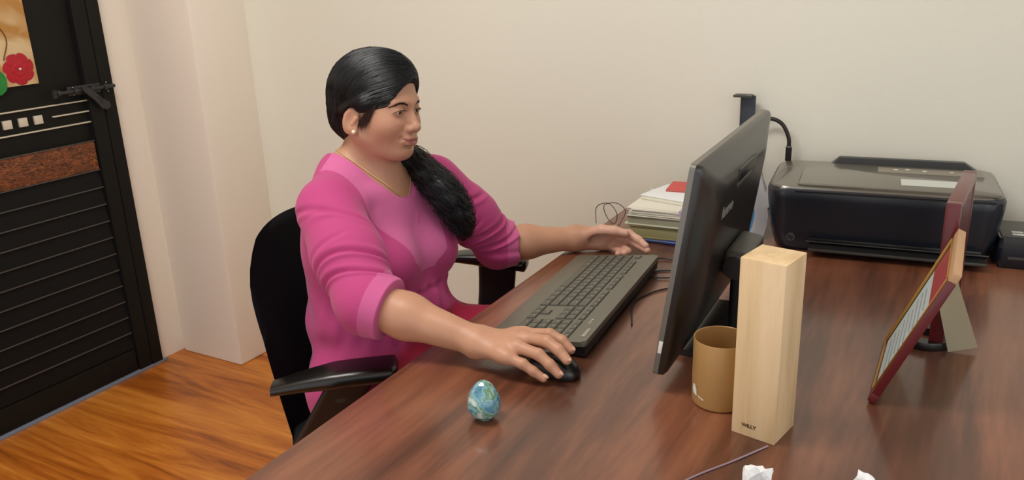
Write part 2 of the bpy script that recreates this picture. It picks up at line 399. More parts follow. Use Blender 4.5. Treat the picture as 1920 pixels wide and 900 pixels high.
    link('key_legends', mesh_of(bm, mat('key_legend', srgb(176, 174, 158), .5), False), k, kind='stuff')
    text_mesh('brand_print', 'lenovo', .0125, mat('brand_grey', srgb(190, 188, 170), .5), k, axes((.066, -L/2+.040, .0005), (0, 1, 0), (-1, 0, 0), (0, 0, 1)), .0002, .0002)
    bm = bmesh.new(); add_prism(bm, [(-.085, -.008), (.077, -.008), (.073, -.0285), (-.05, -.0155)], -L/2+.006, L/2-.006, Matrix(((1, 0, 0, 0), (0, 0, 1, 0), (0, 1, 0, 0), (0, 0, 0, 1)))); link('underside', mesh_of(bm, MT['black_plastic'], False), k)
    for q in range(3): box('indicator_light', (.058, -L/2+.082+.008*q, .0004), (.003, .002, .001), MT['white_print'], k, 0)
    return k
keyboard()
tube('keyboard_cable', [(-.585, 1.612, .762), (-.575, 1.66, .755), (-.54, 1.67, .7535), (-.47, 1.66, .7535)], .0018, MT['cable'], None, 6, label='thin black cable leaving the far corner of the keyboard', cat='cable')
tube('usb_cable', [(-.50, 1.30, .7525), (-.535, 1.40, .7525), (-.52, 1.47, .7525), (-.49, 1.52, .7525), (-.50, 1.56, .7535), (-.55, 1.545, .7535), (-.56, 1.58, .7525), (-.52, 1.605, .7525), (-.46, 1.60, .7525)], .0016, MT['cable'], None, 6, label='thin coiled black cable lying between keyboard and monitor', cat='cable')
tube('earphone_cable', [(-.74, 1.80, .7525), (-.752, 1.86, .755), (-.745, 1.885, .785), (-.775, 1.90, .80), (-.81, 1.90, .79), (-.80, 1.90, .757), (-.768, 1.87, .755), (-.758, 1.86, .785), (-.785, 1.87, .806), (-.822, 1.88, .79), (-.815, 1.86, .7525)][::-1], .0010, MT['cable'], None, 6, label='looped thin black wire standing up at far edge of desk', cat='cable')
box('card_slip', (-.553, 1.158, .7515), (.028, .010, .002), MT['pink_bit'], None, .0004, rot=(0, 0, .1), label='tiny pink plastic piece under near corner of keyboard', cat='scrap')

# ================================================================= mouse
mo = thing('computer_mouse', 'small black computer mouse under her right hand', 'mouse', (-.548, 1.080, D), math.radians(-14))
bm = bmesh.new(); bmesh.ops.create_uvsphere(bm, u_segments=32, v_segments=20, radius=1)
for v in bm.verts:
    x, y, z = v.co; sq = lambda t, e: math.copysign(abs(t)**e, t)
    r = max(abs(x), 1e-9); x2 = sq(x, .85); y2 = sq(y, .8)
    zz = max(z, -.15); h = .036*(1-.22*max(0, x2)**2+.02*min(0, x2))
    v.co = (x2*.049, y2*(.028-.003*abs(x2)), .004+(zz+.15)/1.15*h*.84 if z > -.15 else .003)
link('shell', mesh_of(bm, MT['black_gloss'], True, 60), mo)
bm = bmesh.new(); add_tube(bm, [(.030, -.0035, .0275), (.030, .0035, .0275)], .006, 14); link('scroll_wheel', mesh_of(bm, MT['dark_grey']), mo)
box('button_seam', (.036, -.0002, .0265), (.022, .0012, .004), MT['dark_grey'], mo, 0, rot=(0, .28, 0))

# ================================================================= monitor
mn = thing('monitor', 'black flat computer monitor seen from its back', 'monitor')
yaw = math.radians(2); tl = math.radians(8.3)
nn = Vector((math.cos(yaw), math.sin(yaw), 0)); uu = Vector((-math.sin(yaw), math.cos(yaw), 0)); zz = Vector((0, 0, 1))
vv = zz*math.cos(tl)+nn*math.sin(tl); xn = uu.cross(vv)
B0 = Vector((-.374, 1.081, .78)); W_, H_ = .497, .334
mn.matrix_world = axes(B0+uu*W_/2+vv*H_/2, xn, uu, vv)
YZX = lambda x: Matrix(((0, 0, 1, x), (1, 0, 0, 0), (0, 1, 0, 0), (0, 0, 0, 1)))
bm = bmesh.new(); add_prism(bm, rounded(W_, H_, .008), -.008, 0, YZX(0)); link('front_bezel', mesh_of(bm, MT['silver']), mn)
bm = bmesh.new(); add_prism(bm, rounded(W_-.03, H_-.04, .002), -.0095, -.008, YZX(0)); link('screen', mesh_of(bm, MT['screen']), mn)
# shell: loft of rounded rectangles
def loft(bm, rings, cap=True):
    R_ = [[bm.verts.new(p) for p in r] for r in rings]
    for A, B in zip(R_, R_[1:]):
        for i in range(len(A)):
            j = (i+1) % len(A); bm.faces.new((A[i], A[j], B[j], B[i]))
    if cap: bm.faces.new(R_[0][::-1]); bm.faces.new(R_[-1])
    return R_
bm = bmesh.new()
def ring(w, h, r, x, cz=0): return [(x, a, b+cz) for a, b in rounded(w, h, r, 5)]
loft(bm, [ring(W_, H_, .008, 0), ring(W_-.001, H_-.001, .010, .007), ring(W_-.008, H_-.008, .014, .011), ring(W_-.15, H_-.09, .03, .0265, .002), ring(W_-.18, H_-.12, .035, .028, .002)])
link('back_shell', mesh_of(bm, MT['monitor_back'], True, 50), mn)
# handle recess near top, brand mark, hinge, neck, base
box('vent_recess', (.0255, .004, .112), (.008, .125, .026), MT['black_gloss'], mn, .002)
box('vent_lip', (.0275, -.012, .099), (.006, .10, .010), MT['dark_grey'], mn, .002)
text_mesh('brand_print', 'lenovo', .026, mat('dull_print', srgb(118, 118, 112), .5), mn, axes((.0286, -.105, .072), (0, 1, 0), (0, 0, 1), (1, 0, 0)), .0004, .0012)
box('edge_label', (-.003, -W_/2-.0006, -.118), (.006, .0014, .020), MT['white_print'], mn, .0004)
hg = box('hinge', (.048, .012, -.038), (.044, .13, .046), MT['dark_grey'], mn, .014, 4)
lathe('hinge_cap', [(0, -.002), (.017, -.002), (.019, 0), (.019, .006), (0, .006)], MT['black_gloss'], mn, 24, loc=(.050, -.054, -.040), rot=(math.pi/2, 0, 0))
st = thing_m = link('stand_neck', None, mn)
mi = mn.matrix_world.inverted(); st.matrix_local = mi
hw = mn.matrix_world @ Vector((.054, .012, -.045))
bm = bmesh.new(); loft(bm, [[(hw.x+a+.0, hw.y+b, z) for a, b in rounded(.03, .085+.02*(1-t), .01, 4)] for t, z in ((1, hw.z+.005), (.7, .86), (.3, .80), (0, .762))])
link('neck_column', mesh_of(bm, MT['black_plastic']), st)
bm = bmesh.new(); add_prism(bm, rounded(.17, .24, .03, 6, hw.x-.03, hw.y), D, D+.012)
bmesh.ops.bevel(bm, geom=[e for e in bm.edges if e.verts[0].co.z > D+.01 and e.verts[1].co.z > D+.01], offset=.004, segments=2, affect='EDGES')
link('stand_base', mesh_of(bm, MT['black_gloss']), st)

# ================================================================= wooden block and mug
bk = thing('wooden_block', 'tall pale pine wood box standing upright on the desk', 'wooden box', (-.2075, 1.050, D), math.radians(-11.5))
box('body', (0, 0, .129), (.0625, .0655, .258), MT['block'], bk, .0014, 2)
text_mesh('stamp_print', 'WILLY', .0072, mat('burnt_print', srgb(84, 58, 30), .6), bk, axes((-.006, -.0329, .0165), (1, 0, 0), (0, 0, 1), (0, -1, 0)), .0002, .0003)
mg = thing('gold_cup', 'matte gold brown metal cup behind the pale wooden box', 'cup', (-.2835, 1.1002, D))
lathe('body', [(0, .0), (.036, .0), (.0392, .003), (.040, .008), (.0402, .103), (.0396, .105), (.0384, .104), (.0380, .10), (.0375, .008), (0, .006)], MT['mug'], mg, 64)
bm = bmesh.new()
def on_mug(pts, th=.0006):
    out = []
    for a, z in pts: out.append((a, z))
    bot = [bm.verts.new((.0403*math.cos(a), .0403*math.sin(a), z)) for a, z in out]
    top = [bm.verts.new(((.0403+th)*math.cos(a), (.0403+th)*math.sin(a), z)) for a, z in out]
    for i in range(0, len(out)-3, 2):
        bm.faces.new((top[i], top[i+2], top[i+3], top[i+1]))
A0 = math.radians(-127)
arc = []
for k in range(10):
    t = k/9; a = math.radians(150+100*t); r_ = .0105
    wdt = .0048*math.sin(math.pi*(t*.9+.1))+.0010
    for s in (-1, 1): arc.append((A0+((r_+s*wdt)*math.cos(a))/.04+.1, .030+(r_+s*wdt)*math.sin(a)))
on_mug(arc)
bar = []
for k in range(6):
    for s in (-1, 1): bar.append((A0+.06+k*.055, .0205-k*.0007+s*.0011))
on_mug(bar)
link('white_emblem', mesh_of(bm, MT['white_print']), mg)

# ================================================================= egg
eg = thing('glass_egg', 'small blue green glass egg standing near the front edge of desk', 'paperweight', (-.575, .904, D))
EM = mat('egg_glass', srgb(150, 200, 205), .08, spec=.8, coat=.6)
nt = EM.node_tree; b_ = nt.nodes['Principled BSDF']; tc = nt.nodes.new('ShaderNodeTexCoord')
v1 = nt.nodes.new('ShaderNodeTexNoise'); v1.inputs['Scale'].default_value = 52; v1.inputs['Detail'].default_value = 7; v1.inputs['Distortion'].default_value = .5
nt.links.new(tc.outputs['Object'], v1.inputs['Vector'])
cr = nt.nodes.new('ShaderNodeValToRGB'); e = cr.color_ramp.elements
e[0].position = .30; e[0].color = srgb(52, 104, 124); e[1].position = .66; e[1].color = srgb(226, 238, 236)
for p, c in ((.42, srgb(92, 160, 190)), (.49, srgb(150, 205, 215)), (.55, srgb(92, 150, 104)), (.62, srgb(178, 216, 214))):
    x = e.new(p); x.color = c
nt.links.new(v1.outputs['Fac'], cr.inputs[0]); nt.links.new(cr.outputs[0], b_.inputs['Base Color'])
b_.inputs['Transmission Weight'].default_value = .25
bm = bmesh.new(); prof = []
for k in range(13):
    a = -math.pi/2+math.pi*k/12; z = math.sin(a); r = math.cos(a)*.0245*(1-.24*z)
    prof.append((max(r, 0), .031+z*.0305))
prof[0] = (.010, .0006)
add_lathe(bm, [(0, .0006)]+prof[0:], 14)
link('body', mesh_of(bm, EM, False), eg)

# ================================================================= printer
pr = thing('printer', 'wide black ink tank printer against the back wall', 'printer', (-.1534, 1.86, D), math.radians(6.0))
PW, PD, PH = .475, .276, .150     # local x along width, y depth (0 = front), z up
def prring(x0, x1, y0, y1, r, z, n=7, dz=lambda x, y: 0):
    return [(x, y, z+dz(x, y)) for x, y in rounded(x1-x0, y1-y0, r, n, (x0+x1)/2, (y0+y1)/2)]
bm = bmesh.new()
loft(bm, [prring(-.205, .205, .012, PD-.01, .03, 0), prring(-.215, .215, .004, PD-.004, .035, .010), prring(-.228, .228, .0, PD, .04, .05), prring(-.237, .237, -.006, PD, .045, .12), prring(-.2375, .2375, -.007, PD, .045, .138), prring(-.233, .233, -.003, PD-.004, .045, .1455)])
link('body', mesh_of(bm, MT['printer'], True, 40), pr)
bm = bmesh.new()
loft(bm, [prring(-.232, .232, -.002, PD-.005, .045, .1455), prring(-.230, .230, .0, PD-.007, .044, .149), prring(-.222, .222, .006, PD-.012, .04, .151)])
link('top_rim', mesh_of(bm, MT['printer_lid'], True, 40), pr)
bm = bmesh.new()
loft(bm, [prring(-.172, .226, .004, PD-.05, .012, .1505, 4), prring(-.172, .226, .004, PD-.05, .012, .1545, 4), prring(-.168, .222, .008, PD-.054, .012, .1565, 4)])
link('scanner_lid', mesh_of(bm, MT['printer_lid'], True, 40), pr)
bm = bmesh.new()
loft(bm, [prring(-.115, .200, PD-.050, PD-.004, .008, .150, 4), prring(-.098, .175, PD-.030, PD-.008, .006, .1665, 4)])
link('rear_paper_cover', mesh_of(bm, MT['printer'], True, 40), pr)
box('lid_gap', (.02, -.0065, .1405), (.39, .004, .003), MT['black_gloss'], pr, 0)
cp = box('control_panel', (.098, .180, .1568), (.215, .052, .0016), MT['printer_panel'], pr, .0005)
for x, y in ((-.07, .004), (-.045, .010), (-.01, .002), (.045, .004), (.085, 0)): box('button', (x, y, .0012), (.009, .005, .0012), MT['white_print'], cp, .0004)
box('label_sticker', (.095, .070, .1568), (.115, .056, .0008), MT['sticker'], pr, 0)
# front: output tray
box('tray_slot', (.03, .003, .030), (.34, .012, .010), MT['black_gloss'], pr, .002)
box('output_tray', (.035, -.014, .017), (.345, .045, .007), MT['black_plastic'], pr, .003)
box('tray_edge', (.035, -.0375, .0185), (.345, .0035, .006), MT['dark_grey'], pr, .0012)
box('tray_edge', (.035, -.002, .0265), (.36, .003, .003), MT['dark_grey'], pr, .001)
lg = link('round_logo', None, pr, (-.178, -.0005, .033), (math.pi/2, 0, 0))
LG = mat('logo_grey', srgb(58, 62, 68), .4)
bm = bmesh.new(); add_prism(bm, [(.0095*math.cos(2*math.pi*k/24), .0095*math.sin(2*math.pi*k/24)) for k in range(24)], -.003, .0012); link('logo_disc', mesh_of(bm, LG), lg)
text_mesh('logo_letters', 'hp', .013, MT['black_gloss'], lg, Matrix.Translation((0, .001, .0014)), .0003, .0003)
box('side_grip', (-.2375, .11, .128), (.003, .06, .010), MT['black_gloss'], pr, .001)

# small black device at the right
dv = thing('desk_device', 'low black electronic device with grey top right of the printer', 'device', (.205, 1.985, D), math.radians(6))
bm = bmesh.new()
loft(bm, [prring(-.135, .135, -.075, .075, .01, 0), prring(-.14, .14, -.08, .08, .012, .012), prring(-.14, .14, -.078, .08, .012, .045), prring(-.136, .136, -.06, .078, .01, .060)])
link('body', mesh_of(bm, MT['printer'], True, 40), dv)
box('top_plate', (-.09, .01, .0605), (.082, .125, .004), MT['dark_grey'], dv, .001)
box('top_plate', (.045, .01, .0605), (.178, .125, .004), MT['dark_grey'], dv, .001)
for y in (-.035, -.018): box('button', (-.10, y, .0632), (.022, .008, .002), MT['white_print'], dv, .0005)
box('front_slot', (-.095, -.0795, .024), (.05, .004, .006), MT['dark_grey'], dv, .001)

# ================================================================= behind the monitor
hb = thing('gooseneck_lamp', 'slim black post with bent top plate and curved neck behind monitor', 'lamp', (-.508, 2.138, D))
box('post', (-.004, 0, .159), (.038, .006, .286), mat('post_blue_black', srgb(44, 52, 62), .4), hb, .001)
bm = bmesh.new(); add_prism(bm, rounded(.046, .035, .006, 4, -.014, -.012), .300, .305); link('top_plate', mesh_of(bm, MT['dark_grey']), hb, (0, 0, 0), (0, 0, 0))
box('plate_slot', (-.018, -.014, .3052), (.024, .008, .001), MT['black_gloss'], hb, 0)
bm = bmesh.new(); add_prism(bm, rounded(.10, .05, .01, 4), 0, .016); link('base', mesh_of(bm, MT['black_plastic']), hb)
tube('neck', [(.0, .0, .22), (.03, .0, .238), (.058, .0, .245), (.085, 0, .232), (.102, 0, .20), (.1045, 0, .172)], .0052, MT['cable'], hb, 12)
tube('neck_plug', [(.1045, 0, .176), (.1045, 0, .14)], .0078, MT['black_plastic'], hb, 12, 0)
tube('neck_ring', [(.1045, 0, .1755), (.1045, 0, .178)], .0079, MT['steel'], hb, 12, 0)
tube('cord', [(.1045, 0, .14), (.1045, 0.0, .05), (.09, 0, .01), (.05, 0, .008)], .0036, MT['cable'], hb, 8)

# plastic bag / leaflet with blue print
bm = bmesh.new(); NX, NZ = 10, 12; g = {}
random.seed(4)
for i in range(NX+1):
    for j in range(NZ+1):
        a, b = i/NX, j/NZ; x = -.05+.10*a; z = .21*b
        y = .05*b**1.3+.012*math.sin(7*a+3*b)+.006*math.sin(17*a*b+5)+random.uniform(-.0015, .0015)
        g[i, j] = bm.verts.new((x*(1-.25*b)+.01*math.sin(5*b), y, z))
for i in range(NX):
    for j in range(NZ):
        f = bm.faces.new((g[i, j], g[i+1, j], g[i+1, j+1], g[i, j+1])); f.material_index = 1 if (1 <= j <= 3 and 1 <= i <= 6) else 0
r = bmesh.ops.solidify(bm, geom=bm.faces[:], thickness=.0012)
lf = thing('leaflet', 'crumpled white plastic sleeve with blue print beside the printer', 'sleeve', (-.453, 1.885, D+.001))
link('sheet', mesh_of(bm, [mat('hazy_white', srgb(214, 214, 218), .3), MT['sky']], True, 80), lf)

# ================================================================= stack of papers and books
def sheets(name, cx, cy, w_, d_, z, h, m, rz, label, cat, warp=.0):
    o = thing(name, label, cat, (cx, cy, z), rz, 'papers and books stacked at the far end of the desk')
    return o
SX, SY = -.597, 1.895
def slab(o, name, w_, d_, z0, h, m, bev=.001, dx=0, dy=0, rz=0, label=None):
    return box(name, (dx, dy, z0+h/2), (w_, d_, h), m, o, bev, 2, (0, 0, rz), label=label)
z = D
o = thing('diary', 'olive covered book at the bottom of the paper stack', 'book', (SX-.008, SY-.01, z), .06)
slab(o, 'cover', .205, .165, 0, .0035, MT['olive']); slab(o, 'pages', .199, .158, .0035, .024, mat('olive_pages', srgb(150, 146, 104), .7)); slab(o, 'cover', .205, .165, .0275, .0035, MT['olive'])
slab(o, 'spine', .004, .165, 0, .031, MT['olive'], dx=.1035)
z += .0315
o = thing('file_folder', 'pale green glassy file lying on the olive book', 'folder', (SX-.002, SY, z), .04)
slab(o, 'cover', .235, .19, 0, .0028, mat('pale_edge', srgb(196, 200, 178), .35)); slab(o, 'pages', .222, .18, .0028, .017, mat('greenish_pages', srgb(150, 150, 128), .6, var=.2, scale=40)); slab(o, 'cover', .228, .186, .0198, .002, mat('clear_cover', srgb(170, 172, 156), .3))
z += .022
o = thing('paper_pile', 'thick sheaf of loose white sheets on the pale green file', 'papers', (SX+.003, SY+.004, z), .03)
random.seed(9)
for k in range(11):
    slab(o, 'sheet', .222+random.uniform(-.004, .004), .19, k*.0019, .0017, MT['paper'], 0, random.uniform(-.004, .004), random.uniform(-.004, .004), random.uniform(-.05, .03))
z += .0212
o = thing('notebook', 'white notebook lying askew on top of the loose sheets', 'notebook', (SX-.01, SY+.025, z), -.22)
slab(o, 'pages', .165, .125, 0, .010, MT['paper']); slab(o, 'cover', .168, .128, .010, .0012, MT['paper_white'])
o = thing('lilac_card', 'folded lilac card sticking out of the paper stack near the monitor', 'card', (SX+.055, SY-.035, z+.002), .08)
bm = bmesh.new(); add_prism(bm, [(-.04, 0), (.05, 0), (.05, .003), (-.04, .0015)], -.06, .03, Matrix(((1, 0, 0, 0), (0, 0, 1, 0), (0, 1, 0, 0), (0, 0, 0, 1)))); link('card_fold', mesh_of(bm, MT['lilac']), o, (0, 0, -.0015)); 
box('card_flap', (.005, -.0605, -.006), (.09, .0012, .014), MT['lilac'], o, 0)
o = thing('red_booklet', 'thin red booklet on the far top of the paper stack', 'booklet', (SX+.012, SY+.085, z+.0115), .12)
slab(o, 'cover', .15, .09, 0, .0015, MT['red']); slab(o, 'pages', .145, .086, .0015, .002, MT['paper']); slab(o, 'cover', .15, .09, .0035, .0015, MT['red'])
slab(o, 'blue_corner', .03, .03, .005, .0008, MT['blue'], 0, .05, -.01)
pn = thing('blue_pen', 'blue ballpoint pen lying in front of the paper stack', 'pen', (-.625, 1.772, D+.0048), .05)
tube('barrel', [(-.055, 0, 0), (.062, 0, 0)], .0045, MT['navy'], pn, 12, 0); tube('cap', [(.02, 0, 0), (.066, 0, 0)], .0049, MT['blue'], pn, 12, 0)
tube('tip', [(-.055, 0, 0), (-.068, 0, 0)], [.004, .0012], MT['steel'], pn, 12, 0); box('clip', (.045, 0, .0055), (.034, .003, .0012), MT['blue'], pn, .0003)

# ================================================================= picture frames at the right
fr = thing('picture_frame', 'maroon picture frame with certificate tilted back on a stand', 'picture frame')
fu = Vector((-.001, .213, 0)).normalized(); p0 = Vector((-.088, 1.183, D+.0065)); lean = Vector((.092, 0, .222)).normalized()
fn = fu.cross(lean).normalized()      # points to +x, the back
fr.matrix_world = axes(p0, fn, fu, lean); FW, FH, FT = .215, .230, .012
# face at x = 0 , back at x = FT
box('rail', (FT/2, FW/2, .007), (FT, FW, .014), MT['maroon'], fr, .0015)
box('rail', (FT/2, FW/2, FH-.007), (FT, FW, .014), MT['tan'], fr, .0015, label='top rail tinted tan for light from above')
for y in (.005, FW-.007): box('stile', (FT/2, y, FH/2), (FT, .010 if y < .1 else .014, FH-.028), MT['maroon'], fr, .0015)
for c, s in (((-.0005, FW/2, .0145), (.003, FW-.03, .0015)), ((-.0005, FW/2, FH-.0145), (.003, FW-.03, .0015)), ((-.0005, .011, FH/2), (.002, .0012, FH-.03)), ((-.0005, FW-.015, FH/2), (.004, .003, FH-.03))):
    box('gold_trim', c, s, MT['gold'], fr, .0005)
ct = box('certificate', (.004, FW/2-.002, FH/2), (.002, FW-.026, FH-.028), mat('certificate_paper', srgb(196, 208, 208), .5), fr, 0)
box('red_heading', (-.0014, 0, .072), (.001, FW-.04, .055), mat('red_heading', srgb(168, 60, 62), .45), ct, 0)
for k in range(9): box('text_line', (-.0014, 0, .026-k*.0135), (.0006, .12 if k % 3 else .09, .002), mat('grey_ink%d' % k, srgb(140, 150, 152), .6), ct, 0)
box('backing_board', (.0088, FW/2-.002, FH/2), (.005, FW-.026, FH-.028), MT['cream'], fr, 0)
# easel leg : from the back of the frame down to the desk
mi = fr.matrix_world.inverted()
ez = link('easel_leg', None, fr); ez.matrix_local = mi
bm = bmesh.new(); a = fr.matrix_world @ Vector((FT+.002, FW*.9, .165)); b = Vector((.030, 1.43, D+.005))
x_ = (b-a); wv = Vector((.021, .010, .004))
vs = [a-wv*.7, a+wv*.7, b+wv, b-wv]; q = [bm.verts.new(p) for p in vs]; bm.faces.new(q)
bmesh.ops.solidify(bm, geom=bm.faces[:], thickness=.003); link('leg_board', mesh_of(bm, MT['cream'], False), ez)
f2 = thing('maroon_frame', 'upright dark red frame seen edge-on behind the tilted certificate frame', 'picture frame', (-.012, 1.42, D), math.radians(-4))
FH2 = .252
box('stile', (0, .009, FH2/2), (.022, .018, FH2), MT['maroon'], f2, .002); box('stile', (0, .241, FH2/2), (.022, .018, FH2), MT['maroon'], f2, .002)
box('rail', (0, .125, FH2-.009), (.022, .214, .018), MT['maroon'], f2, .002); box('rail', (0, .125, .009), (.022, .214, .018), MT['maroon'], f2, .002)
box('picture', (-.002, .125, FH2/2), (.008, .214, FH2-.036), MT['paper'], f2, 0); box('backing_board', (.006, .125, FH2/2), (.006, .214, FH2-.036), MT['maroon'], f2, 0)
tp = thing('shadow_ring', 'flat black ring standing for the shadow behind the tilted certificate frame', 'dark_ring', (-.030, 1.452, D))  # black ring put in for the dark shadow under the tilted frame
lathe('dark_ring', [(.022, 0), (.044, 0), (.0445, .001), (.0445, .013), (.044, .014), (.022, .014), (.022, 0)], MT['black_gloss'], tp, 36)

# scraps and thin cord at the near edge
def tissue(name, loc, s, label, seed, extra=None):
    bm = bmesh.new(); bmesh.ops.create_icosphere(bm, subdivisions=3, radius=1); random.seed(seed)
    dirs = [Vector((random.gauss(0, 1), random.gauss(0, 1), random.gauss(0, 1))).normalized() for _ in range(14)]
    for v in bm.verts:
        n_ = v.co.normalized(); r = 1
        for k, d_ in enumerate(dirs): r = min(r, 1.02-.55*max(0, n_.dot(d_)-.72)/.28*(.6+.4*(k % 3)))
        v.co = Vector((n_.x*s[0]*r, n_.y*s[1]*r, max(-.35, n_.z*r)*s[2]+s[2]*.35))
    return link(name, mesh_of(bm, MT['paper_white'], False), None, loc, None, label, 'paper')
tissue('paper_scrap', (-.178, .897, D), (.024, .020, .034), 'crumpled white paper scrap at near edge below the wooden box', 3)
tissue('paper_scrap', (-.064, .950, D), (.024, .016, .026), 'crumpled greenish white paper scrap at near edge of desk right of other scrap', 8)
tube('thin_cord', [(-.30, .80, D+.0015), (-.262, .885, D+.0015), (-.222, .95, D+.0015), (-.19, 1.005, D+.0015)], .0013, mat('cord_grey', srgb(150, 130, 140), .3), None, 6, label='thin shiny cord running out from under the wooden box', cat='cord')

# ================================================================= office chair
ch = thing('office_chair', 'black office chair with armrests that she sits on', 'chair', (-1.09, 1.25, 0))
def chair():
    # back : curved shell, local coordinates (x forward)
    bm = bmesh.new(); NU, NV = 14, 16; g = {}
    for i in range(NU+1):
        for j in range(NV+1):
            u, v = -1+2*i/NU, j/NV
            hw_ = .215*(1-.16*max(0, (.50-v)/.50)**1.4)*(1-.30*max(0, (v-.72)/.28)**2.2)
            z = .44+.475*v-(.02*u*u if v > .6 else 0); x = -.105-.065*v+.045*u*u+.02*math.sin(v*3)
            g[i, j] = bm.verts.new((x, u*hw_, z))
    for i in range(NU):
        for j in range(NV): bm.faces.new((g[i, j], g[i+1, j], g[i+1, j+1], g[i, j+1]))
    bmesh.ops.solidify(bm, geom=bm.faces[:], thickness=.035)
    for _ in range(2): bmesh.ops.smooth_vert(bm, verts=bm.verts, factor=.5, use_axis_x=True, use_axis_y=True, use_axis_z=True)
    link('backrest', mesh_of(bm, MT['mesh_black'], True, 80), ch)
    box('back_support', (-.19, 0, .52), (.02, .07, .36), MT['black_plastic'], ch, .008, rot=(0, -.06, 0))
    box('seat', (.145, .01, .452), (.45, .38, .075), MT['mesh_black'], ch, .03, 5)
    for s, back, front in ((-1, Vector((-1.055, .945, .668)), Vector((-.868, 1.078, .688))), (1, Vector((-1.09, 1.585, .712)), Vector((-.905, 1.652, .700)))):
        ar = link('armrest', None, ch); o_ = Vector(ch.location); dr_ = (front-back).normalized(); sd = Vector((-dr_.y, dr_.x, 0)).normalized()
        pts = [back-o_+dr_*((front-back).length*q)+Vector((0, 0, .006*math.sin(math.pi*q))) for q in (0, .3, .6, .88, 1)]
        pc_ = spline(pts, 5); rs = []
        for k, p in enumerate(pc_):
            e_ = min(1, (len(pc_)-1-k)/2.5+.55); wd = (.022+.016*min(1, k/8))*e_; th = (.008+.008*min(1, k/8))*e_
            rs.append([p+sd*a_+Vector((0, 0, b_)) for a_, b_ in rounded(wd*2, th*2, min(wd, th)*.95, 4)])
        bm = bmesh.new(); loft(bm, rs); link('arm_pad', mesh_of(bm, MT['black_gloss'], True, 60), ar)
        mid = back-o_+(front-back)*.62; ft = Vector((.03+.07*s, s*.235+.015, .40)); rs = []
        for t in range(9):
            q = t/8; c = Vector((mid.x+(ft.x-mid.x)*q, mid.y+(ft.y-mid.y)*q**2.5, mid.z+(ft.z-mid.z)*q))+Vector((0, 0, -.012*(1-q)))+sd*(-s*-.0)
            rs.append([c+dr_*a_+sd*b_ for a_, b_ in rounded(.092-.02*q, .034, .012, 3)])
        bm = bmesh.new(); loft(bm, rs); link('arm_post', mesh_of(bm, MT['black_plastic'], True, 60), ar)
        kp = mid.lerp(ft, .14)
        kb_ = lathe('adjust_knob', [(0, 0), (.011, 0), (.012, .002), (.012, .006), (0, .007)], MT['dark_grey'] if s < 0 else MT['black_gloss'], ar, 16)
        kb_.matrix_local = axes(kp+sd*s*.014, dr_, dr_.cross(sd*s)*-1, sd*s)
    tube('gas_lift', [(.05, 0, .40), (.05, 0, .10)], .028, MT['black_plastic'], ch, 16, 0)
    for k in range(5):
        a = 2*math.pi*k/5+.3; c_, s_ = math.cos(a), math.sin(a)
        bl_ = link('base_leg', None, ch)
        bm = bmesh.new(); add_tube(bm, [(.05+.02*c_, .02*s_, .11), (.05+.28*c_, .28*s_, .075)], [.028, .018], 10); link('spoke', mesh_of(bm, MT['black_plastic']), bl_)
        bm = bmesh.new(); add_tube(bm, [(.05+.28*c_-.02*s_, .28*s_+.02*c_, .027), (.05+.28*c_+.02*s_, .28*s_-.02*c_, .027)], .027, 16); link('castor', mesh_of(bm, MT['black_gloss']), bl_)
chair()
# ================================================================= signed-distance modelling of the figure
INF = 9.0
class Nd:
    def bound(s): return s.c, s.r
class Cap(Nd):
    def __init__(s, a, b, ra, rb=None):
        s.a = np.array(a, float); s.b = np.array(b, float); s.ra = ra; s.rb = ra if rb is None else rb
        s.c = (s.a+s.b)/2; s.r = np.linalg.norm(s.b-s.a)/2+max(s.ra, s.rb)
    def f(s, P, C, r):
        ba = s.b-s.a; t = np.clip(((P-s.a)@ba)/max(ba@ba, 1e-12), 0, 1)
        return np.linalg.norm(P-s.a-t[:, None]*ba, axis=1)-(s.ra+(s.rb-s.ra)*t)
class Ell(Nd):
    def __init__(s, c, rad, R=None):
        s.c = np.array(c, float); s.rad = np.array(rad, float); s.R = None if R is None else np.array(R); s.r = max(rad)
    def f(s, P, C, r):
        q = P-s.c
        if s.R is not None: q = q@s.R
        k0 = np.linalg.norm(q/s.rad, axis=1); k1 = np.linalg.norm(q/s.rad**2, axis=1)+1e-9
        return k0*(k0-1)/k1
class Box(Nd):
    def __init__(s, c, half, rnd=0, R=None):
        s.c = np.array(c, float); s.h = np.array(half, float)-rnd; s.rnd = rnd; s.R = None if R is None else np.array(R); s.r = np.linalg.norm(half)
    def f(s, P, C, r):
        q = P-s.c
        if s.R is not None: q = q@s.R
        q = np.abs(q)-s.h
        return np.linalg.norm(np.maximum(q, 0), axis=1)+np.minimum(q.max(1), 0)-s.rnd
MARGIN = .045
def ev(n, P, C, r):
    c, R = n.c, n.r
    if C is not None and np.linalg.norm(C-c)-R-r > MARGIN: return None
    return n.f(P, C, r)
def smin(a, b, k):
    if k <= 0: return np.minimum(a, b)
    h = np.maximum(k-np.abs(a-b), 0)/k
    return np.minimum(a, b)-h*h*k*.25
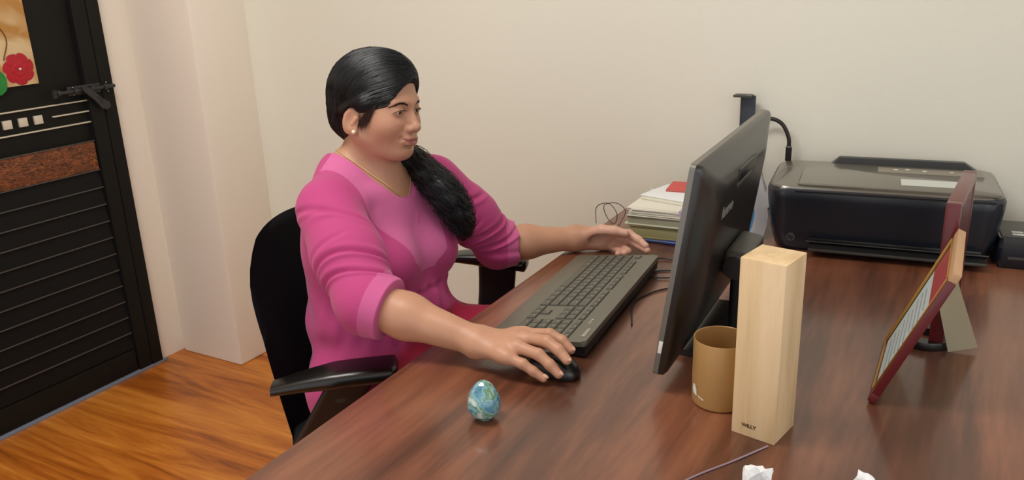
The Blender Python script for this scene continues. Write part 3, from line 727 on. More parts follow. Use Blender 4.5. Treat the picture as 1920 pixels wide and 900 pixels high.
class Mix(Nd):
    """ops : list of (op, node, k) with op '+' union, '-' cut, '&' intersect"""
    def __init__(s, ops, disp=None):
        s.ops = ops; cs = [(n.c, n.r) for o, n, k in ops if o == '+']
        lo = np.min([c-r for c, r in cs], 0); hi = np.max([c+r for c, r in cs], 0)
        s.c = (lo+hi)/2; s.r = np.linalg.norm(hi-lo)/2; s.disp = disp; s.lo = lo; s.hi = hi
    def f(s, P, C, r):
        d = None
        for o, n, k in s.ops:
            if o == '+':
                e = ev(n, P, C, r)
                if e is None: continue
                d = e if d is None else smin(d, e, k)
            elif d is not None:
                if o == '-':
                    e = ev(n, P, C, r)
                    if e is None: continue
                    d = -smin(-d, e, k)
                else: d = -smin(-d, -n.f(P, C, r), k)
        if d is None: return np.full(len(P), INF)
        if s.disp is not None: d = d-s.disp(P)
        return d
class Inf(Nd):
    def __init__(s, fn): s.fn = fn; s.c = np.zeros(3); s.r = 50.
    def f(s, P, C, r): return s.fn(P)
class Loc(Nd):
    """node in local coordinates: world = T + s*Rm@local"""
    def __init__(s, n, T, Rm, sc):
        s.n = n; s.T = np.array(T); s.R = np.array(Rm); s.s = sc; s.c = s.T+s.R@n.c*sc; s.r = n.r*sc
    def f(s, P, C, r):
        q = ((P-s.T)@s.R)/s.s
        C2 = None if C is None else s.R.T@(C-s.T)/s.s
        return s.n.f(q, C2, r/s.s)*s.s

def grid_eval(node, h, lo, hi, B=12):
    lo = np.array(lo); n = np.ceil((np.array(hi)-lo)/h).astype(int)+2; nb = -(-n//B); n = nb*B+1
    V = np.full(tuple(n), 1., np.float32)
    off = (np.stack(np.meshgrid(*[np.arange(B+1)]*3, indexing='ij'), -1).reshape(-1, 3))*h
    rad = B*h*.87
    cen = lo+(np.stack(np.meshgrid(*[np.arange(k) for k in nb], indexing='ij'), -1).reshape(-1, 3)+.5)*B*h
    # coarse pass in 4x4x4 super groups
    d = np.empty(len(cen))
    for i in range(0, len(cen), 4096): d[i:i+4096] = node.f(cen[i:i+4096], None, 0)
    idx = np.stack(np.meshgrid(*[np.arange(k) for k in nb], indexing='ij'), -1).reshape(-1, 3)
    act = []
    for q in range(len(cen)):
        i, j, k = idx[q]*B
        if abs(d[q]) > rad*1.5+.012:
            if d[q] < 0: V[i:i+B+1, j:j+B+1, k:k+B+1] = -1
            continue
        act.append(q)
    for q in act:
        i, j, k = idx[q]*B
        P = lo+idx[q]*B*h+off
        V[i:i+B+1, j:j+B+1, k:k+B+1] = node.f(P, cen[q], rad).reshape(B+1, B+1, B+1)
    return V, lo, idx[act]*B

def surface(node, h, lo, hi, B=12):
    V, lo, blocks = grid_eval(node, h, lo, hi, B)
    # surface nets on the sign-mixed cells only
    s = V < 0
    cell = np.zeros(V.shape, bool)
    a = s[:-1, :-1, :-1]
    cnt = np.zeros(a.shape, np.uint8)
    for dx in (0, 1):
        for dy in (0, 1):
            for dz in (0, 1): cnt += s[dx:dx+a.shape[0], dy:dy+a.shape[1], dz:dz+a.shape[2]]
    ids = np.argwhere((cnt > 0) & (cnt < 8)); del cnt
    vid = np.full(V.shape, -1, np.int32); vid[tuple(ids.T)] = np.arange(len(ids))
    acc = np.zeros((len(ids), 3)); num = np.zeros(len(ids))
    cor = [(x, y, z) for x in (0, 1) for y in (0, 1) for z in (0, 1)]
    vals = {c: V[tuple((ids+c).T)] for c in cor}
    for i, c0 in enumerate(cor):
        for c1 in cor[i+1:]:
            if sum(abs(p-q) for p, q in zip(c0, c1)) != 1: continue
            v0, v1 = vals[c0], vals[c1]; m = (v0 < 0) != (v1 < 0)
            t = np.where(m, v0/np.where(m, v0-v1, 1), 0)
            p = np.array(c0)+t[:, None]*(np.array(c1)-np.array(c0))
            acc += p*m[:, None]; num += m
    verts = lo+(ids+acc/num[:, None])*h
    F = []
    for ax in range(3):
        o1, o2 = [np.eye(3, dtype=int)[k] for k in range(3) if k != ax]
        e = np.eye(3, dtype=int)[ax]
        sl0 = [slice(1, -1)]*3; sl0[ax] = slice(0, -1); sl1 = [slice(1, -1)]*3; sl1[ax] = slice(1, None)
        x = s[tuple(sl0)] != s[tuple(sl1)]
        g = np.argwhere(x); base = np.array([1, 1, 1]); base[ax] = 0; g = g+base
        inside = s[tuple(g.T)]
        q = [vid[tuple((g-d).T)] for d in (0*o1, o1, o1+o2, o2)]
        q = np.stack(q, 1); flip = inside if ax != 1 else ~inside
        q = np.where(flip[:, None], q, q[:, ::-1]); F.append(q)
    F = np.concatenate(F); F = F[(F >= 0).all(1)]
    return verts, F

def tris(F): return np.concatenate([F[:, [0, 1, 2]], F[:, [0, 2, 3]]])

def refine(Vt, T, mask):
    """split in four every triangle whose corners are all in mask"""
    E = np.sort(np.concatenate([T[:, [0, 1]], T[:, [1, 2]], T[:, [2, 0]]]), 1)
    key = E[:, 0].astype(np.int64)*len(Vt)+E[:, 1]
    uk, inv = np.unique(key, return_inverse=True); a, b = uk//len(Vt), uk % len(Vt)
    mk = mask[a] & mask[b]; mid = np.full(len(uk), -1, np.int64); mid[mk] = len(Vt)+np.arange(mk.sum())
    V2 = np.concatenate([Vt, (Vt[a[mk]]+Vt[b[mk]])/2]); n = len(T)
    m = mid[inv].reshape(3, n).T; k = (m >= 0).sum(1); out = [T[k == 0]]
    t, q = T[k == 3], m[k == 3]
    out += [np.stack([t[:, 0], q[:, 0], q[:, 2]], 1), np.stack([q[:, 0], t[:, 1], q[:, 1]], 1), np.stack([q[:, 2], q[:, 1], t[:, 2]], 1), q]
    for j in range(3):
        s_ = (k == 1) & (m[:, j] >= 0); t = T[s_]; q = m[s_, j]
        a_, b_, c_ = t[:, j], t[:, (j+1) % 3], t[:, (j+2) % 3]
        out += [np.stack([a_, q, c_], 1), np.stack([q, b_, c_], 1)]
    return V2, np.concatenate(out)

def grouped(node, P, cell=.06):
    key = np.floor(P/cell).astype(np.int64); k = (key[:, 0]*2000003+key[:, 1])*2000003+key[:, 2]
    o = np.argsort(k, kind='stable'); ks = k[o]; cut = np.flatnonzero(np.diff(ks))+1
    d = np.empty(len(P))
    for seg in np.split(o, cut):
        Q = P[seg]; c = (Q.min(0)+Q.max(0))/2; r = np.linalg.norm(Q-c, axis=1).max()+.002
        d[seg] = node.f(Q, c, r)
    return d

def project(node, P, it=2, lim=.003):
    e = 4e-4; K = np.array([[1, -1, -1], [-1, -1, 1], [-1, 1, -1], [1, 1, 1]])
    for _ in range(it):
        ds = [grouped(node, P+k*e) for k in K]
        g = sum(k[None]*d[:, None] for k, d in zip(K, ds))/(4*e); d = sum(ds)/4
        g2 = np.maximum((g*g).sum(1), .2)
        st = -g*(d/g2)[:, None]; l = np.linalg.norm(st, axis=1); st *= np.minimum(1, lim/np.maximum(l, 1e-9))[:, None]
        P = P+st
    return P, g/np.maximum(np.linalg.norm(g, axis=1), 1e-9)[:, None]

def relax(V, T, mask=None, it=1, lam=.5):
    for _ in range(it):
        s_ = np.zeros_like(V); c = np.zeros(len(V))
        for a, b in ((0, 1), (1, 2), (2, 0)):
            for i, j in ((a, b), (b, a)):
                s_ += np.stack([np.bincount(T[:, i], V[T[:, j], q], len(V)) for q in range(3)], 1); c += np.bincount(T[:, i], minlength=len(V))
        V = V+lam*(s_/np.maximum(c, 1)[:, None]-V)
    return V

def np_mesh(V, T, m, col=None):
    me = bpy.data.meshes.new('m'); V = np.asarray(V, np.float32); k = T.shape[1]
    me.vertices.add(len(V)); me.vertices.foreach_set('co', V.ravel())
    me.loops.add(T.size); me.loops.foreach_set('vertex_index', T.astype(np.int32).ravel())
    me.polygons.add(len(T)); me.polygons.foreach_set('loop_start', np.arange(0, T.size, k, dtype=np.int32))
    me.update(calc_edges=True); me.validate()
    if col is not None:
        a = me.color_attributes.new('tint', 'FLOAT_COLOR', 'POINT'); c = np.concatenate([col, np.ones((len(col), 1))], 1).astype(np.float32)
        a.data.foreach_set('color', c.ravel())
    me.materials.append(m); me.shade_smooth(); return me

def strands(lines, r, m, name, parent, taper=True, **kw):
    """thin three-sided ribbons-tubes, joined into one mesh"""
    Vs, Fs, o = [], [], 0
    for L in lines:
        L = np.asarray(L); n = len(L); t = np.gradient(L, axis=0); t /= np.linalg.norm(t, axis=1)[:, None]+1e-9
        u = np.cross(t, [.3, .2, 1.]); u /= np.linalg.norm(u, axis=1)[:, None]+1e-9; w_ = np.cross(t, u)
        rr = r*(np.sin(np.linspace(.12, math.pi-.06, n))**.5 if taper else np.ones(n))
        ring_ = np.stack([L+rr[:, None]*(math.cos(a)*u+math.sin(a)*w_) for a in (0, 2.094, 4.189)], 1)
        Vs.append(ring_.reshape(-1, 3)); i = np.arange(n-1)[:, None]*3
        for k in range(3): Fs.append(np.concatenate([i+k, i+(k+1) % 3, i+3+(k+1) % 3, i+3+k], 1)+o)
        o += n*3
    return link(name, np_mesh(np.concatenate(Vs), np.concatenate(Fs), m), parent, **kw)

def rotm(z=0, y=0, x=0):
    cz, sz, cy, sy, cx, sx = math.cos(z), math.sin(z), math.cos(y), math.sin(y), math.cos(x), math.sin(x)
    return np.array([[cz, -sz, 0], [sz, cz, 0], [0, 0, 1]])@np.array([[cy, 0, sy], [0, 1, 0], [-sy, 0, cy]])@np.array([[1, 0, 0], [0, cx, -sx], [0, sx, cx]])
def chain(pts, rs, k=.004):
    return Mix([('+', Cap(pts[i], pts[i+1], rs[i], rs[i+1]), k) for i in range(len(pts)-1)])
def A(*a): return np.array(a, float)
def lerp(a, b, t): return np.array(a, float)*(1-t)+np.array(b, float)*t
# ================================================================= the woman
HT = A(-1.010, 1.262, 1.135); HS = .875; HR = rotm(.0, .07, -.075)
def hl(p): return HT+HR@(A(*p)*HS)
def head_node():
    o = []; ad = lambda n, k: o.append(('+', n, k)); cut = lambda n, k: o.append(('-', n, k))
    ad(Ell((-.012, 0, .03), (.098, .076, .084)), 0)
    ad(Ell((.028, 0, -.030), (.060, .063, .070)), .03)
    for s in (-1, 1):
        ad(Ell((.048, s*.036, -.034), (.033, .028, .030)), .025)
        ad(Cap((-.002, s*.050, -.060), (.058, s*.016, -.092), .021, .018), .03)
    ad(Ell((.071, 0, -.090), (.0175, .021, .0155)), .016)
    ad(Ell((.024, 0, -.084), (.048, .042, .020)), .02)
    for s in (-1, 1):
        ad(Cap((.071, s*.036, .017), (.081, s*.010, .017), .010, .0105), .014)
    ad(Cap((.0845, 0, .008), (.101, 0, -.030), .0065, .0085), .014)
    ad(Ell((.0775, 0, -.062), (.021, .028, .020)), .016)
    for s in (-1, 1): cut(Ell((.096, s*.031, -.002), (.017, .020, .0125)), .016)
    ad(Ell((.1035, 0, -.0345), (.0105, .0105, .0095)), .008)
    for s in (-1, 1):
        ad(Ell((.093, s*.0125, -.038), (.0105, .0068, .0078)), .006)
        cut(Ell((.0985, s*.0068, -.0465), (.0048, .0032, .0035)), .003)
        # lids over the eyeball
        ad(Ell((.0715, s*.031, -.001), (.0152, .0162, .0132)), .006)
        cut(Ell((.0868, s*.0305, -.0026), (.0085, .0152, .0036)), .0016)
        ad(Cap((.0835, s*.018, -.0005), (.0845, s*.0255, .0030), .0012, .0018), .004)
        ad(Cap((.0845, s*.0255, .0030), (.0825, s*.038, .0020), .0018, .0016), .003)
        ad(Cap((.0825, s*.038, .0020), (.0745, s*.0470, -.0030), .0016, .0012), .003)
        # lips
        ad(chain([A(.0865, s*.0240, -.0608), A(.0935, s*.014, -.0605), A(.0975, s*.004, -.0585)], [.0018, .0038, .0044], .003), .005)
        ad(chain([A(.0860, s*.0230, -.0632), A(.0925, s*.012, -.0692), A(.0955, 0, -.0705)], [.0018, .0046, .0056], .003), .005)
        cut(chain([A(.0885, s*.0272, -.0592), A(.0975, s*.013, -.0640), A(.1025, 0, -.0643)], [.0011, .0010, .0010], .001), .0018)
        cut(Ell((.086, s*.0290, -.0590), (.004, .0035, .0040)), .006)
        # ear
        e = Mix([('+', Ell((-.010, s*.081, -.026), (.0180, .0060, .0310), rotm(-s*.32, .20)), 0),
                 ('-', Ell((-.006, s*.0885, -.023), (.0115, .0065, .0205), rotm(-s*.32, .20)), .004),
                 ('+', Cap((-.004, s*.0825, -.033), (.004, s*.0800, -.020), .0035, .0035), .004),
                 ('+', Ell((-.003, s*.079, -.048), (.0095, .0052, .0110)), .006)])
        ad(e, .008)
    ad(Ell((.099, 0, -.0515), (.003, .003, .006)), .004)
    cut(Ell((.090, 0, -.0785), (.006, .018, .0035)), .008)
    return Mix(o)
head = Loc(head_node(), HT, HR, HS)

# joints (metres, world)
Rs, Re, Rw = A(-1.035, 1.122, .957), A(-.876, 1.022, .838), A(-.668, 1.053, .789)
Ls, Le, Lw = A(-1.0, 1.42, .947), A(-.915, 1.535, .783), A(-.7691, 1.645, .783)
NB = A(-1.055, 1.270, .990)
parts = []
pa = parts.append
pa(('+', Ell((-1.065, 1.262, .855), (.105, .150, .150)), 0))
pa(('+', Cap((-1.045, 1.175, .935), (-1.035, 1.365, .930), .055, .055), .05))
pa(('+', Ell((-1.055, 1.262, .70), (.120, .148, .14)), .06))
pa(('+', Ell((-1.045, 1.260, .57), (.134, .174, .10)), .05))
for y, yk in ((1.15, 1.13), (1.34, 1.36)):
    pa(('+', Cap((-1.02, y, .565), (-.62, yk, .545), .088, .062), .04))
    pa(('+', Cap((-.62, yk, .545), (-.66, yk, .12), .058, .038), .03))
    pa(('+', Cap((-.68, yk, .065), (-.54, yk, .035), .036, .026), .02))
pa(('+', Cap(Rs, Re, .052, .041), .05)); pa(('+', Cap(Ls, Le, .050, .040), .05))
pa(('+', Cap(NB, hl((-.024, 0, -.05)), .050, .047), .03))
pa(('+', Cap(NB+A(.035, 0, -.01), hl((.004, 0, -.072)), .033, .033), .03))
TRAP = [Cap((-1.075, 1.225, 1.000), (-1.070, 1.315, 1.000), .046, .046), Cap((-1.072, 1.215, .992), Rs+A(-.01, .02, .006), .042, .046), Cap((-1.070, 1.325, .992), Ls+A(-.01, -.02, .006), .042, .044)]
for t_ in TRAP: pa(('+', t_, .035))
pa(('+', Ell(NB+A(0, .0, -.022), (.06, .10, .045)), .04))
for s in (-1, 1): pa(('+', Cap(NB+A(.052, s*.012, -.030), NB+A(.055, s*.10, -.018), .010, .009), .02))      # collar bones
pa(('+', Cap(Re, lerp(Re, Rw, .35), .040, .0375), .02)); pa(('+', Cap(lerp(Re, Rw, .35), lerp(Re, Rw, .93), .0375, .0245), .02))
pa(('+', Cap(Le, lerp(Le, Lw, .35), .039, .037), .02)); pa(('+', Cap(lerp(Le, Lw, .35), lerp(Le, Lw, .93), .037, .0255), .02))

def hand(Wr, mcp, fingers, thumb, rp=.0128, side=None, wr_=(.011, .0195)):
    """palm from metacarpals, then each finger on its own chain"""
    o = [('+', Cap(Wr+side*wr_[0], Wr-side*wr_[0], wr_[1], wr_[1]-.001), 0)]
    for i, m in enumerate(mcp):
        st = Wr+side*(.011-.0075*i)
        o.append(('+', Cap(st, m, .0150, rp-.0006*i), .016))
    o.append(('+', Cap(lerp(Wr, mcp[0], .82), lerp(Wr, mcp[3], .82), .0118, .0105), .014))
    fs = []
    for i, (c, r) in enumerate(zip(fingers, (.0095, .0098, .0092, .0082))):
        pts = [mcp[i]]+c; fs.append(('+', chain(pts, [r*1.12, r*1.02, r*.92, r*.80], .004), .0015))
        o2 = [('+', Ell(c[0], (r*1.07,)*3), .004)]
    fg = Mix(fs)
    o.append(('+', fg, .007))
    o.append(('+', chain(thumb, [.0170, .0125, .0102, .0084], .006), .010))
    return Mix(o)
Rm = [A(-.6100, 1.0950, .7985), A(-.5990, 1.0720, .8035), A(-.5975, 1.0470, .7990), A(-.6040, 1.0250, .7880)]
Rf = [[A(-.5640, 1.0960, .8070), A(-.5410, 1.0955, .8000), A(-.5245, 1.0930, .7885)],
      [A(-.5520, 1.0640, .8095), A(-.5290, 1.0585, .8020), A(-.5130, 1.0545, .7900)],
      [A(-.5560, 1.0420, .7960), A(-.5350, 1.0390, .7840), A(-.5205, 1.0390, .7710)],
      [A(-.5760, 1.0250, .7830), A(-.5590, 1.0270, .7730), A(-.5430, 1.0310, .7625)]]
Rt = [Rw+A(.012, .014, -.004), A(-.625, 1.106, .783), A(-.590, 1.113, .772), A(-.560, 1.108, .766)]
rhand = hand(Rw, Rm, Rf, Rt, side=A(.02, 1, 0))
Lm = [A(-.6911, 1.672, .800), A(-.6960, 1.682, .7830), A(-.7010, 1.684, .7700), A(-.7080, 1.680, .7640)]
Lf = [[A(-.6530, 1.675, .7985), A(-.6284, 1.670, .7890), A(-.6090, 1.664, .7790)],
      [A(-.6570, 1.680, .7830), A(-.6280, 1.672, .7760), A(-.6050, 1.663, .7690)],
      [A(-.6640, 1.672, .7670), A(-.6480, 1.655, .7630), A(-.6500, 1.640, .7640)],
      [A(-.6760, 1.666, .7600), A(-.6620, 1.650, .7590), A(-.6640, 1.637, .7610)]]
Lt = [Lw+A(.02, .0, .008), A(-.7080, 1.648, .8080), A(-.6780, 1.650, .8100), A(-.6530, 1.654, .8060)]
lhand = hand(Lw, Lm, Lf, Lt, side=A(.12, .35, .93)/np.linalg.norm([.12, .35, .93]), wr_=(.008, .0175))
lhand = Mix([('+', lhand, 0), ('-', Ell((-.7130, 1.6440, .7870), (.024, .0085, .0125), rotm(0, .15)), .012)])
body = Mix(parts+[('+', rhand, .02), ('+', lhand, .02), ('+', head, .014)])

TXM = bpy.data.materials.new('skin'); TXM.use_nodes = True
nt = TXM.node_tree; b_ = nt.nodes['Principled BSDF']; at = nt.nodes.new('ShaderNodeAttribute'); at.attribute_name = 'tint'
tc = nt.nodes.new('ShaderNodeTexCoord'); nz = nt.nodes.new('ShaderNodeTexNoise'); nz.inputs['Scale'].default_value = 22; nz.inputs['Detail'].default_value = 5
nt.links.new(tc.outputs['Object'], nz.inputs['Vector'])
mx = nt.nodes.new('ShaderNodeMixRGB'); mx.blend_type = 'MULTIPLY'; mx.inputs[0].default_value = .35
cr = nt.nodes.new('ShaderNodeValToRGB'); cr.color_ramp.elements[0].position = .35; cr.color_ramp.elements[0].color = (.82, .78, .76, 1); cr.color_ramp.elements[1].position = .65
nt.links.new(nz.outputs[0], cr.inputs[0]); nt.links.new(at.outputs['Color'], mx.inputs[1]); nt.links.new(cr.outputs[0], mx.inputs[2]); nt.links.new(mx.outputs[0], b_.inputs['Base Color'])
b_.inputs['Roughness'].default_value = .48; b_.inputs['Subsurface Weight'].default_value = .12; b_.inputs['Subsurface Radius'].default_value = (.012, .005, .003); b_.inputs['Subsurface Scale'].default_value = .6
nf = nt.nodes.new('ShaderNodeTexNoise'); nf.inputs['Scale'].default_value = 420; nf.inputs['Detail'].default_value = 2; nt.links.new(tc.outputs['Object'], nf.inputs['Vector'])
bp = nt.nodes.new('ShaderNodeBump'); bp.inputs['Strength'].default_value = .10; bp.inputs['Distance'].default_value = .0006; nt.links.new(nf.outputs[0], bp.inputs['Height']); nt.links.new(bp.outputs[0], b_.inputs['Normal'])

SK = np.array(srgb(188, 141, 113)[:3]); 
def sm(x, a, b): t = np.clip((x-a)/(b-a), 0, 1); return t*t*(3-2*t)
def skin_tint(V):
    c = np.tile(SK, (len(V), 1)); L = ((V-HT)@HR)/HS
    hd = (np.linalg.norm(L-A(.02, 0, -.0), axis=1) < .16)
    x, y, z = L.T
    # lips : outline heights above/below the seam
    ay = np.abs(y); w_ = np.clip(1-(ay/.0245)**2, 0, 1); zs = -.0640+.0042*(ay/.024)**1.8
    up = .0068*w_**.6*(1-.18*np.exp(-(ay/.003)**2)); lo_ = .0092*w_**.6
    d = np.where(z > zs, (z-zs)/np.maximum(up, 1e-5), (zs-z)/np.maximum(lo_, 1e-5))
    lip = (1-sm(d, .8, 1.15))*(x > .08)*(ay < .0245)*hd
    lipc = np.array(srgb(158, 98, 90)[:3]); c = c*(1-lip[:, None])+lipc*lip[:, None]
    # darker lids, cheeks slightly redder
    for s in (-1, 1):
        q = np.exp(-(((y-s*.031)/.017)**2+((z+.000)/.011)**2))*(x > .05)*hd*.42
        c = c*(1-q[:, None])+np.array(srgb(120, 78, 60)[:3])*q[:, None]
        q = np.exp(-(((y-s*.045)/.02)**2+((z+.035)/.02)**2))*(x > .03)*hd*.18
        c = c*(1-q[:, None])+np.array(srgb(205, 128, 100)[:3])*q[:, None]
    # fingertips and palm side a little lighter/pinker
    for h_, tips in ((1, Rf), (0, Lf)):
        for f_ in tips:
            q = np.exp(-(np.linalg.norm(V-f_[-1], axis=1)/.012)**2)*.35
            c = c*(1-q[:, None])+np.array(srgb(214, 156, 128)[:3])*q[:, None]
    pl = sm(V[:, 0], -.76, -.70)*(V[:, 1] > 1.55)*np.clip(1-(V[:, 1]-1.668)/.03, 0, 1)*.75
    c = c*(1-pl[:, None])+np.array(srgb(220, 176, 156)[:3])*pl[:, None]
    return c

pw = thing('person', 'woman in a bright pink tunic seated in the office chair using mouse and keyboard', 'person', (0, 0, 0))
Vb, Fb = surface(body, .0036, (-1.28, .94, .0), (-.48, 1.74, 1.27), 12)
Tb = tris(Fb)
def msk(V, kind):
    L = ((V-HT)@HR)/HS
    hands = ((V[:, 0] > -.70) & (V[:, 2] > .752) & (V[:, 1] < 1.2)) | ((V[:, 0] > -.79) & (V[:, 2] > .745) & (V[:, 1] > 1.55))
    face = (L[:, 0] > -.035) & (L[:, 2] < .09) & (L[:, 2] > -.115) & (np.abs(L[:, 1]) < .1)
    arms = (V[:, 0] > -.93) & (V[:, 2] > .76) & ((V[:, 1] < 1.12) | (V[:, 1] > 1.5)); neck = (V[:, 2] > .94)
    if kind == 1: return hands | face | arms | neck
    if kind == 2: return hands & True | face
    return (L[:, 0] > .05) & (L[:, 2] < .04) & (L[:, 2] > -.085) & (np.abs(L[:, 1]) < .055)
Vb, _ = project(body, Vb, 1)
Vb, Tb = refine(Vb, Tb, msk(Vb, 1))
Vb, Tb = refine(Vb, Tb, msk(Vb, 2))
Vb, Tb = refine(Vb, Tb, msk(Vb, 3))
Vb = relax(Vb, Tb, it=1); Vb, Nb = project(body, Vb, 2)
bd = link('body', np_mesh(Vb, Tb, TXM, skin_tint(Vb)), pw)
print('body', len(Vb), len(Tb))

# eyes
IR = mat('eye', srgb(236, 228, 218), .12, coat=.8)
nt = IR.node_tree; b_ = nt.nodes['Principled BSDF']; tc = nt.nodes.new('ShaderNodeTexCoord'); sx = nt.nodes.new('ShaderNodeSeparateXYZ')
nt.links.new(tc.outputs['Object'], sx.inputs[0]); cr = nt.nodes.new('ShaderNodeValToRGB'); e = cr.color_ramp.elements
mr = nt.nodes.new('ShaderNodeMapRange'); mr.inputs[1].default_value = .008; mr.inputs[2].default_value = .0112; nt.links.new(sx.outputs[0], mr.inputs[0]); nt.links.new(mr.outputs[0], cr.inputs[0]); nt.links.new(cr.outputs[0], b_.inputs['Base Color'])
e[0].position = .36; e[0].color = srgb(206, 194, 184); e[1].position = .84; e[1].color = srgb(10, 8, 8)
x = e.new(.42); x.color = srgb(34, 20, 14)
x = e.new(.80); x.color = srgb(40, 24, 16)
for s in (-1, 1):
    bm = bmesh.new(); bmesh.ops.create_uvsphere(bm, u_segments=32, v_segments=24, radius=.0108)
    eo = link('eyeball', mesh_of(bm, IR, True, 180), pw); gz = rotm(.12, .22)
    MM = HR@gz; p = hl((.0720, s*.031, -.001))
    eo.matrix_world = Matrix(((*MM[0], p[0]), (*MM[1], p[1]), (*MM[2], p[2]), (0, 0, 0, 1)))

# brows and lashes
BRW = mat('brow_brown', srgb(38, 28, 26), .6, spec=.2)
HM = mat('hair_black', srgb(9, 14, 18), .42, spec=.55, var=.3, scale=160)  # slight blue in the base colour stands for the teal sheen
rng = np.random.default_rng(5)
def snap(node, P, off=0):
    P, N = project(node, P, 3, .01); return P+N*off
for s in (-1, 1):
    ln = []
    for k in range(130):
        t = rng.random(); y = s*(.012+.038*t); z = .0130+.0052*math.sin(min(1, t*1.25)*2.0)-.0085*max(0, t-.5)*2+rng.normal()*.0012*(.75+.5*min(1, t*5)-t*.8)
        a = [A(.088-.02*t*t, y+s*q*.0035, z+q*(.0012*(1-1.7*t))) for q in (0, 1, 2)]
        ln.append(snap(body, np.array([hl(v) for v in a]), .0004))
    strands(ln, .00042, BRW, 'eyebrow', pw, kind='stuff')
for s in (-1, 1):
    ln = []
    for k in range(26):
        t = k/25; y = s*(.0185+.027*t); z = -.0005+.0042*math.sin(math.pi*(.12+.80*t))-.0025*t; x = .0866-.0105*t**1.7
        base = A(x, y, z); ln.append([hl(base), hl(base+A(.0030, s*.0012*t, -.0006)), hl(base+A(.0056, s*.0034*t, .0008))])
    strands(ln, .00050, HM, 'eyelashes', pw, kind='stuff')
# ear stud, necklace, fingernails
bm = bmesh.new(); bmesh.ops.create_icosphere(bm, subdivisions=2, radius=.0042); link('ear_stud', mesh_of(bm, mat('pearl', srgb(232, 214, 186), .25, coat=.5)), pw, hl((.002, -.0855, -.049)), label='small pale ear stud')
NAIL = mat('nail', srgb(216, 172, 152), .3)
for f_, up in [(Rf[i], A(.25, .0, 1)) for i in range(4)]:
    tip, pr_ = f_[-1], f_[-2]; t = tip-pr_; t /= np.linalg.norm(t); n_ = up-t*(up@t); n_ /= np.linalg.norm(n_); q = np.cross(n_, t)
    bm = bmesh.new(); bmesh.ops.create_uvsphere(bm, u_segments=14, v_segments=10, radius=1)
    for v in bm.verts: v.co = Vector((v.co.x*.0056, v.co.y*.0040, v.co.z*.0018))
    no = link('fingernail', mesh_of(bm, NAIL), pw, label=None); p = tip+t*.0015+n_*.0058
    no.matrix_world = Matrix(((t[0], q[0], n_[0], p[0]), (t[1], q[1], n_[1], p[1]), (t[2], q[2], n_[2], p[2]), (0, 0, 0, 1)))
nk = np.array([tuple(v) for v in spline([(-1.10, 1.235, 1.045), (-1.06, 1.205, 1.042), (-1.01, 1.208, 1.020), (-.968, 1.236, .984), (-.955, 1.274, .954), (-.972, 1.306, .980), (-1.02, 1.330, 1.005), (-1.08, 1.32, 1.035)], 8)])
nk = snap(body, nk, .0022)
tube('necklace', [tuple(p) for p in nk], .0009, mat('gold_chain', srgb(232, 204, 150), .35, metal=.5), pw, 6, 2, label='thin gold necklace')

# ---------------------------------------------------------------- tunic
def grow(n, g):
    if isinstance(n, Cap): return Cap(n.a, n.b, n.ra+g, n.rb+g)
    return Ell(n.c, n.rad+g, n.R)
def fold(a, b, r, k=.012): return ('-', Cap(a, b, r, r*.6), k)
G = .009
to = [('+', grow(parts[0][1], G), 0), ('+', grow(parts[1][1], .006), .05), ('+', grow(parts[2][1], G+.004), .05), ('+', grow(parts[3][1], .014), .05)]
to += [('+', Ell((-.985, 1.205, .835), (.072, .066, .066)), .045), ('+', Ell((-.975, 1.335, .828), (.070, .066, .066)), .045)]
to += [('+', Ell((-1.00, 1.262, .70), (.078, .125, .095)), .05)]
to += [('+', Cap((-1.02, 1.15, .57), (-.76, 1.13, .555), .105, .090), .04), ('+', Cap((-1.02, 1.34, .575), (-.80, 1.37, .600), .105, .100), .04)]
to += [('+', Ell(NB+A(.0, 0, -.030), (.070, .115, .050)), .03)]+[('+', grow(t_, .007), .03) for t_ in TRAP]+[('+', Cap(NB+A(.052, s*.012, -.030), NB+A(.055, s*.10, -.018), .017, .016), .02) for s in (-1, 1)]
body_cloth = Mix(to)
RcE = lerp(Re, Rw, .17); LcE = lerp(Le, Lw, .20)
rs = Mix([('+', Cap(Rs+A(0, 0, .002), lerp(Rs, Re, .55), .061, .060), 0), ('+', Cap(lerp(Rs, Re, .5), Re, .060, .055), .03), ('+', Cap(Re, RcE, .055, .052), .02)])
ls = Mix([('+', Cap(Ls, lerp(Ls, Le, .55), .058, .057), 0), ('+', Cap(lerp(Ls, Le, .5), Le, .057, .051), .03), ('+', Cap(Le, LcE, .051, .048), .02)])
def plane(p, n): n = A(*n)/np.linalg.norm(n); p = A(*p); return Inf(lambda P: (P-p)@n)
rd = (Rw-Re)/np.linalg.norm(Rw-Re); ld = (Lw-Le)/np.linalg.norm(Lw-Le)
def slv(s_, cp, cd, r): return Mix([('+', s_, 0), ('+', Cap(cp-cd*.030, cp, r, r), .006), ('&', plane(cp, cd), .003), ('-', Cap(cp+cd*(r-.014), cp+cd*(r+.05), r-.0075, r-.0055), .002)])
rsl = slv(rs, RcE+rd*.006, rd, .0545); lsl = slv(ls, LcE+ld*.004, ld, .0505)
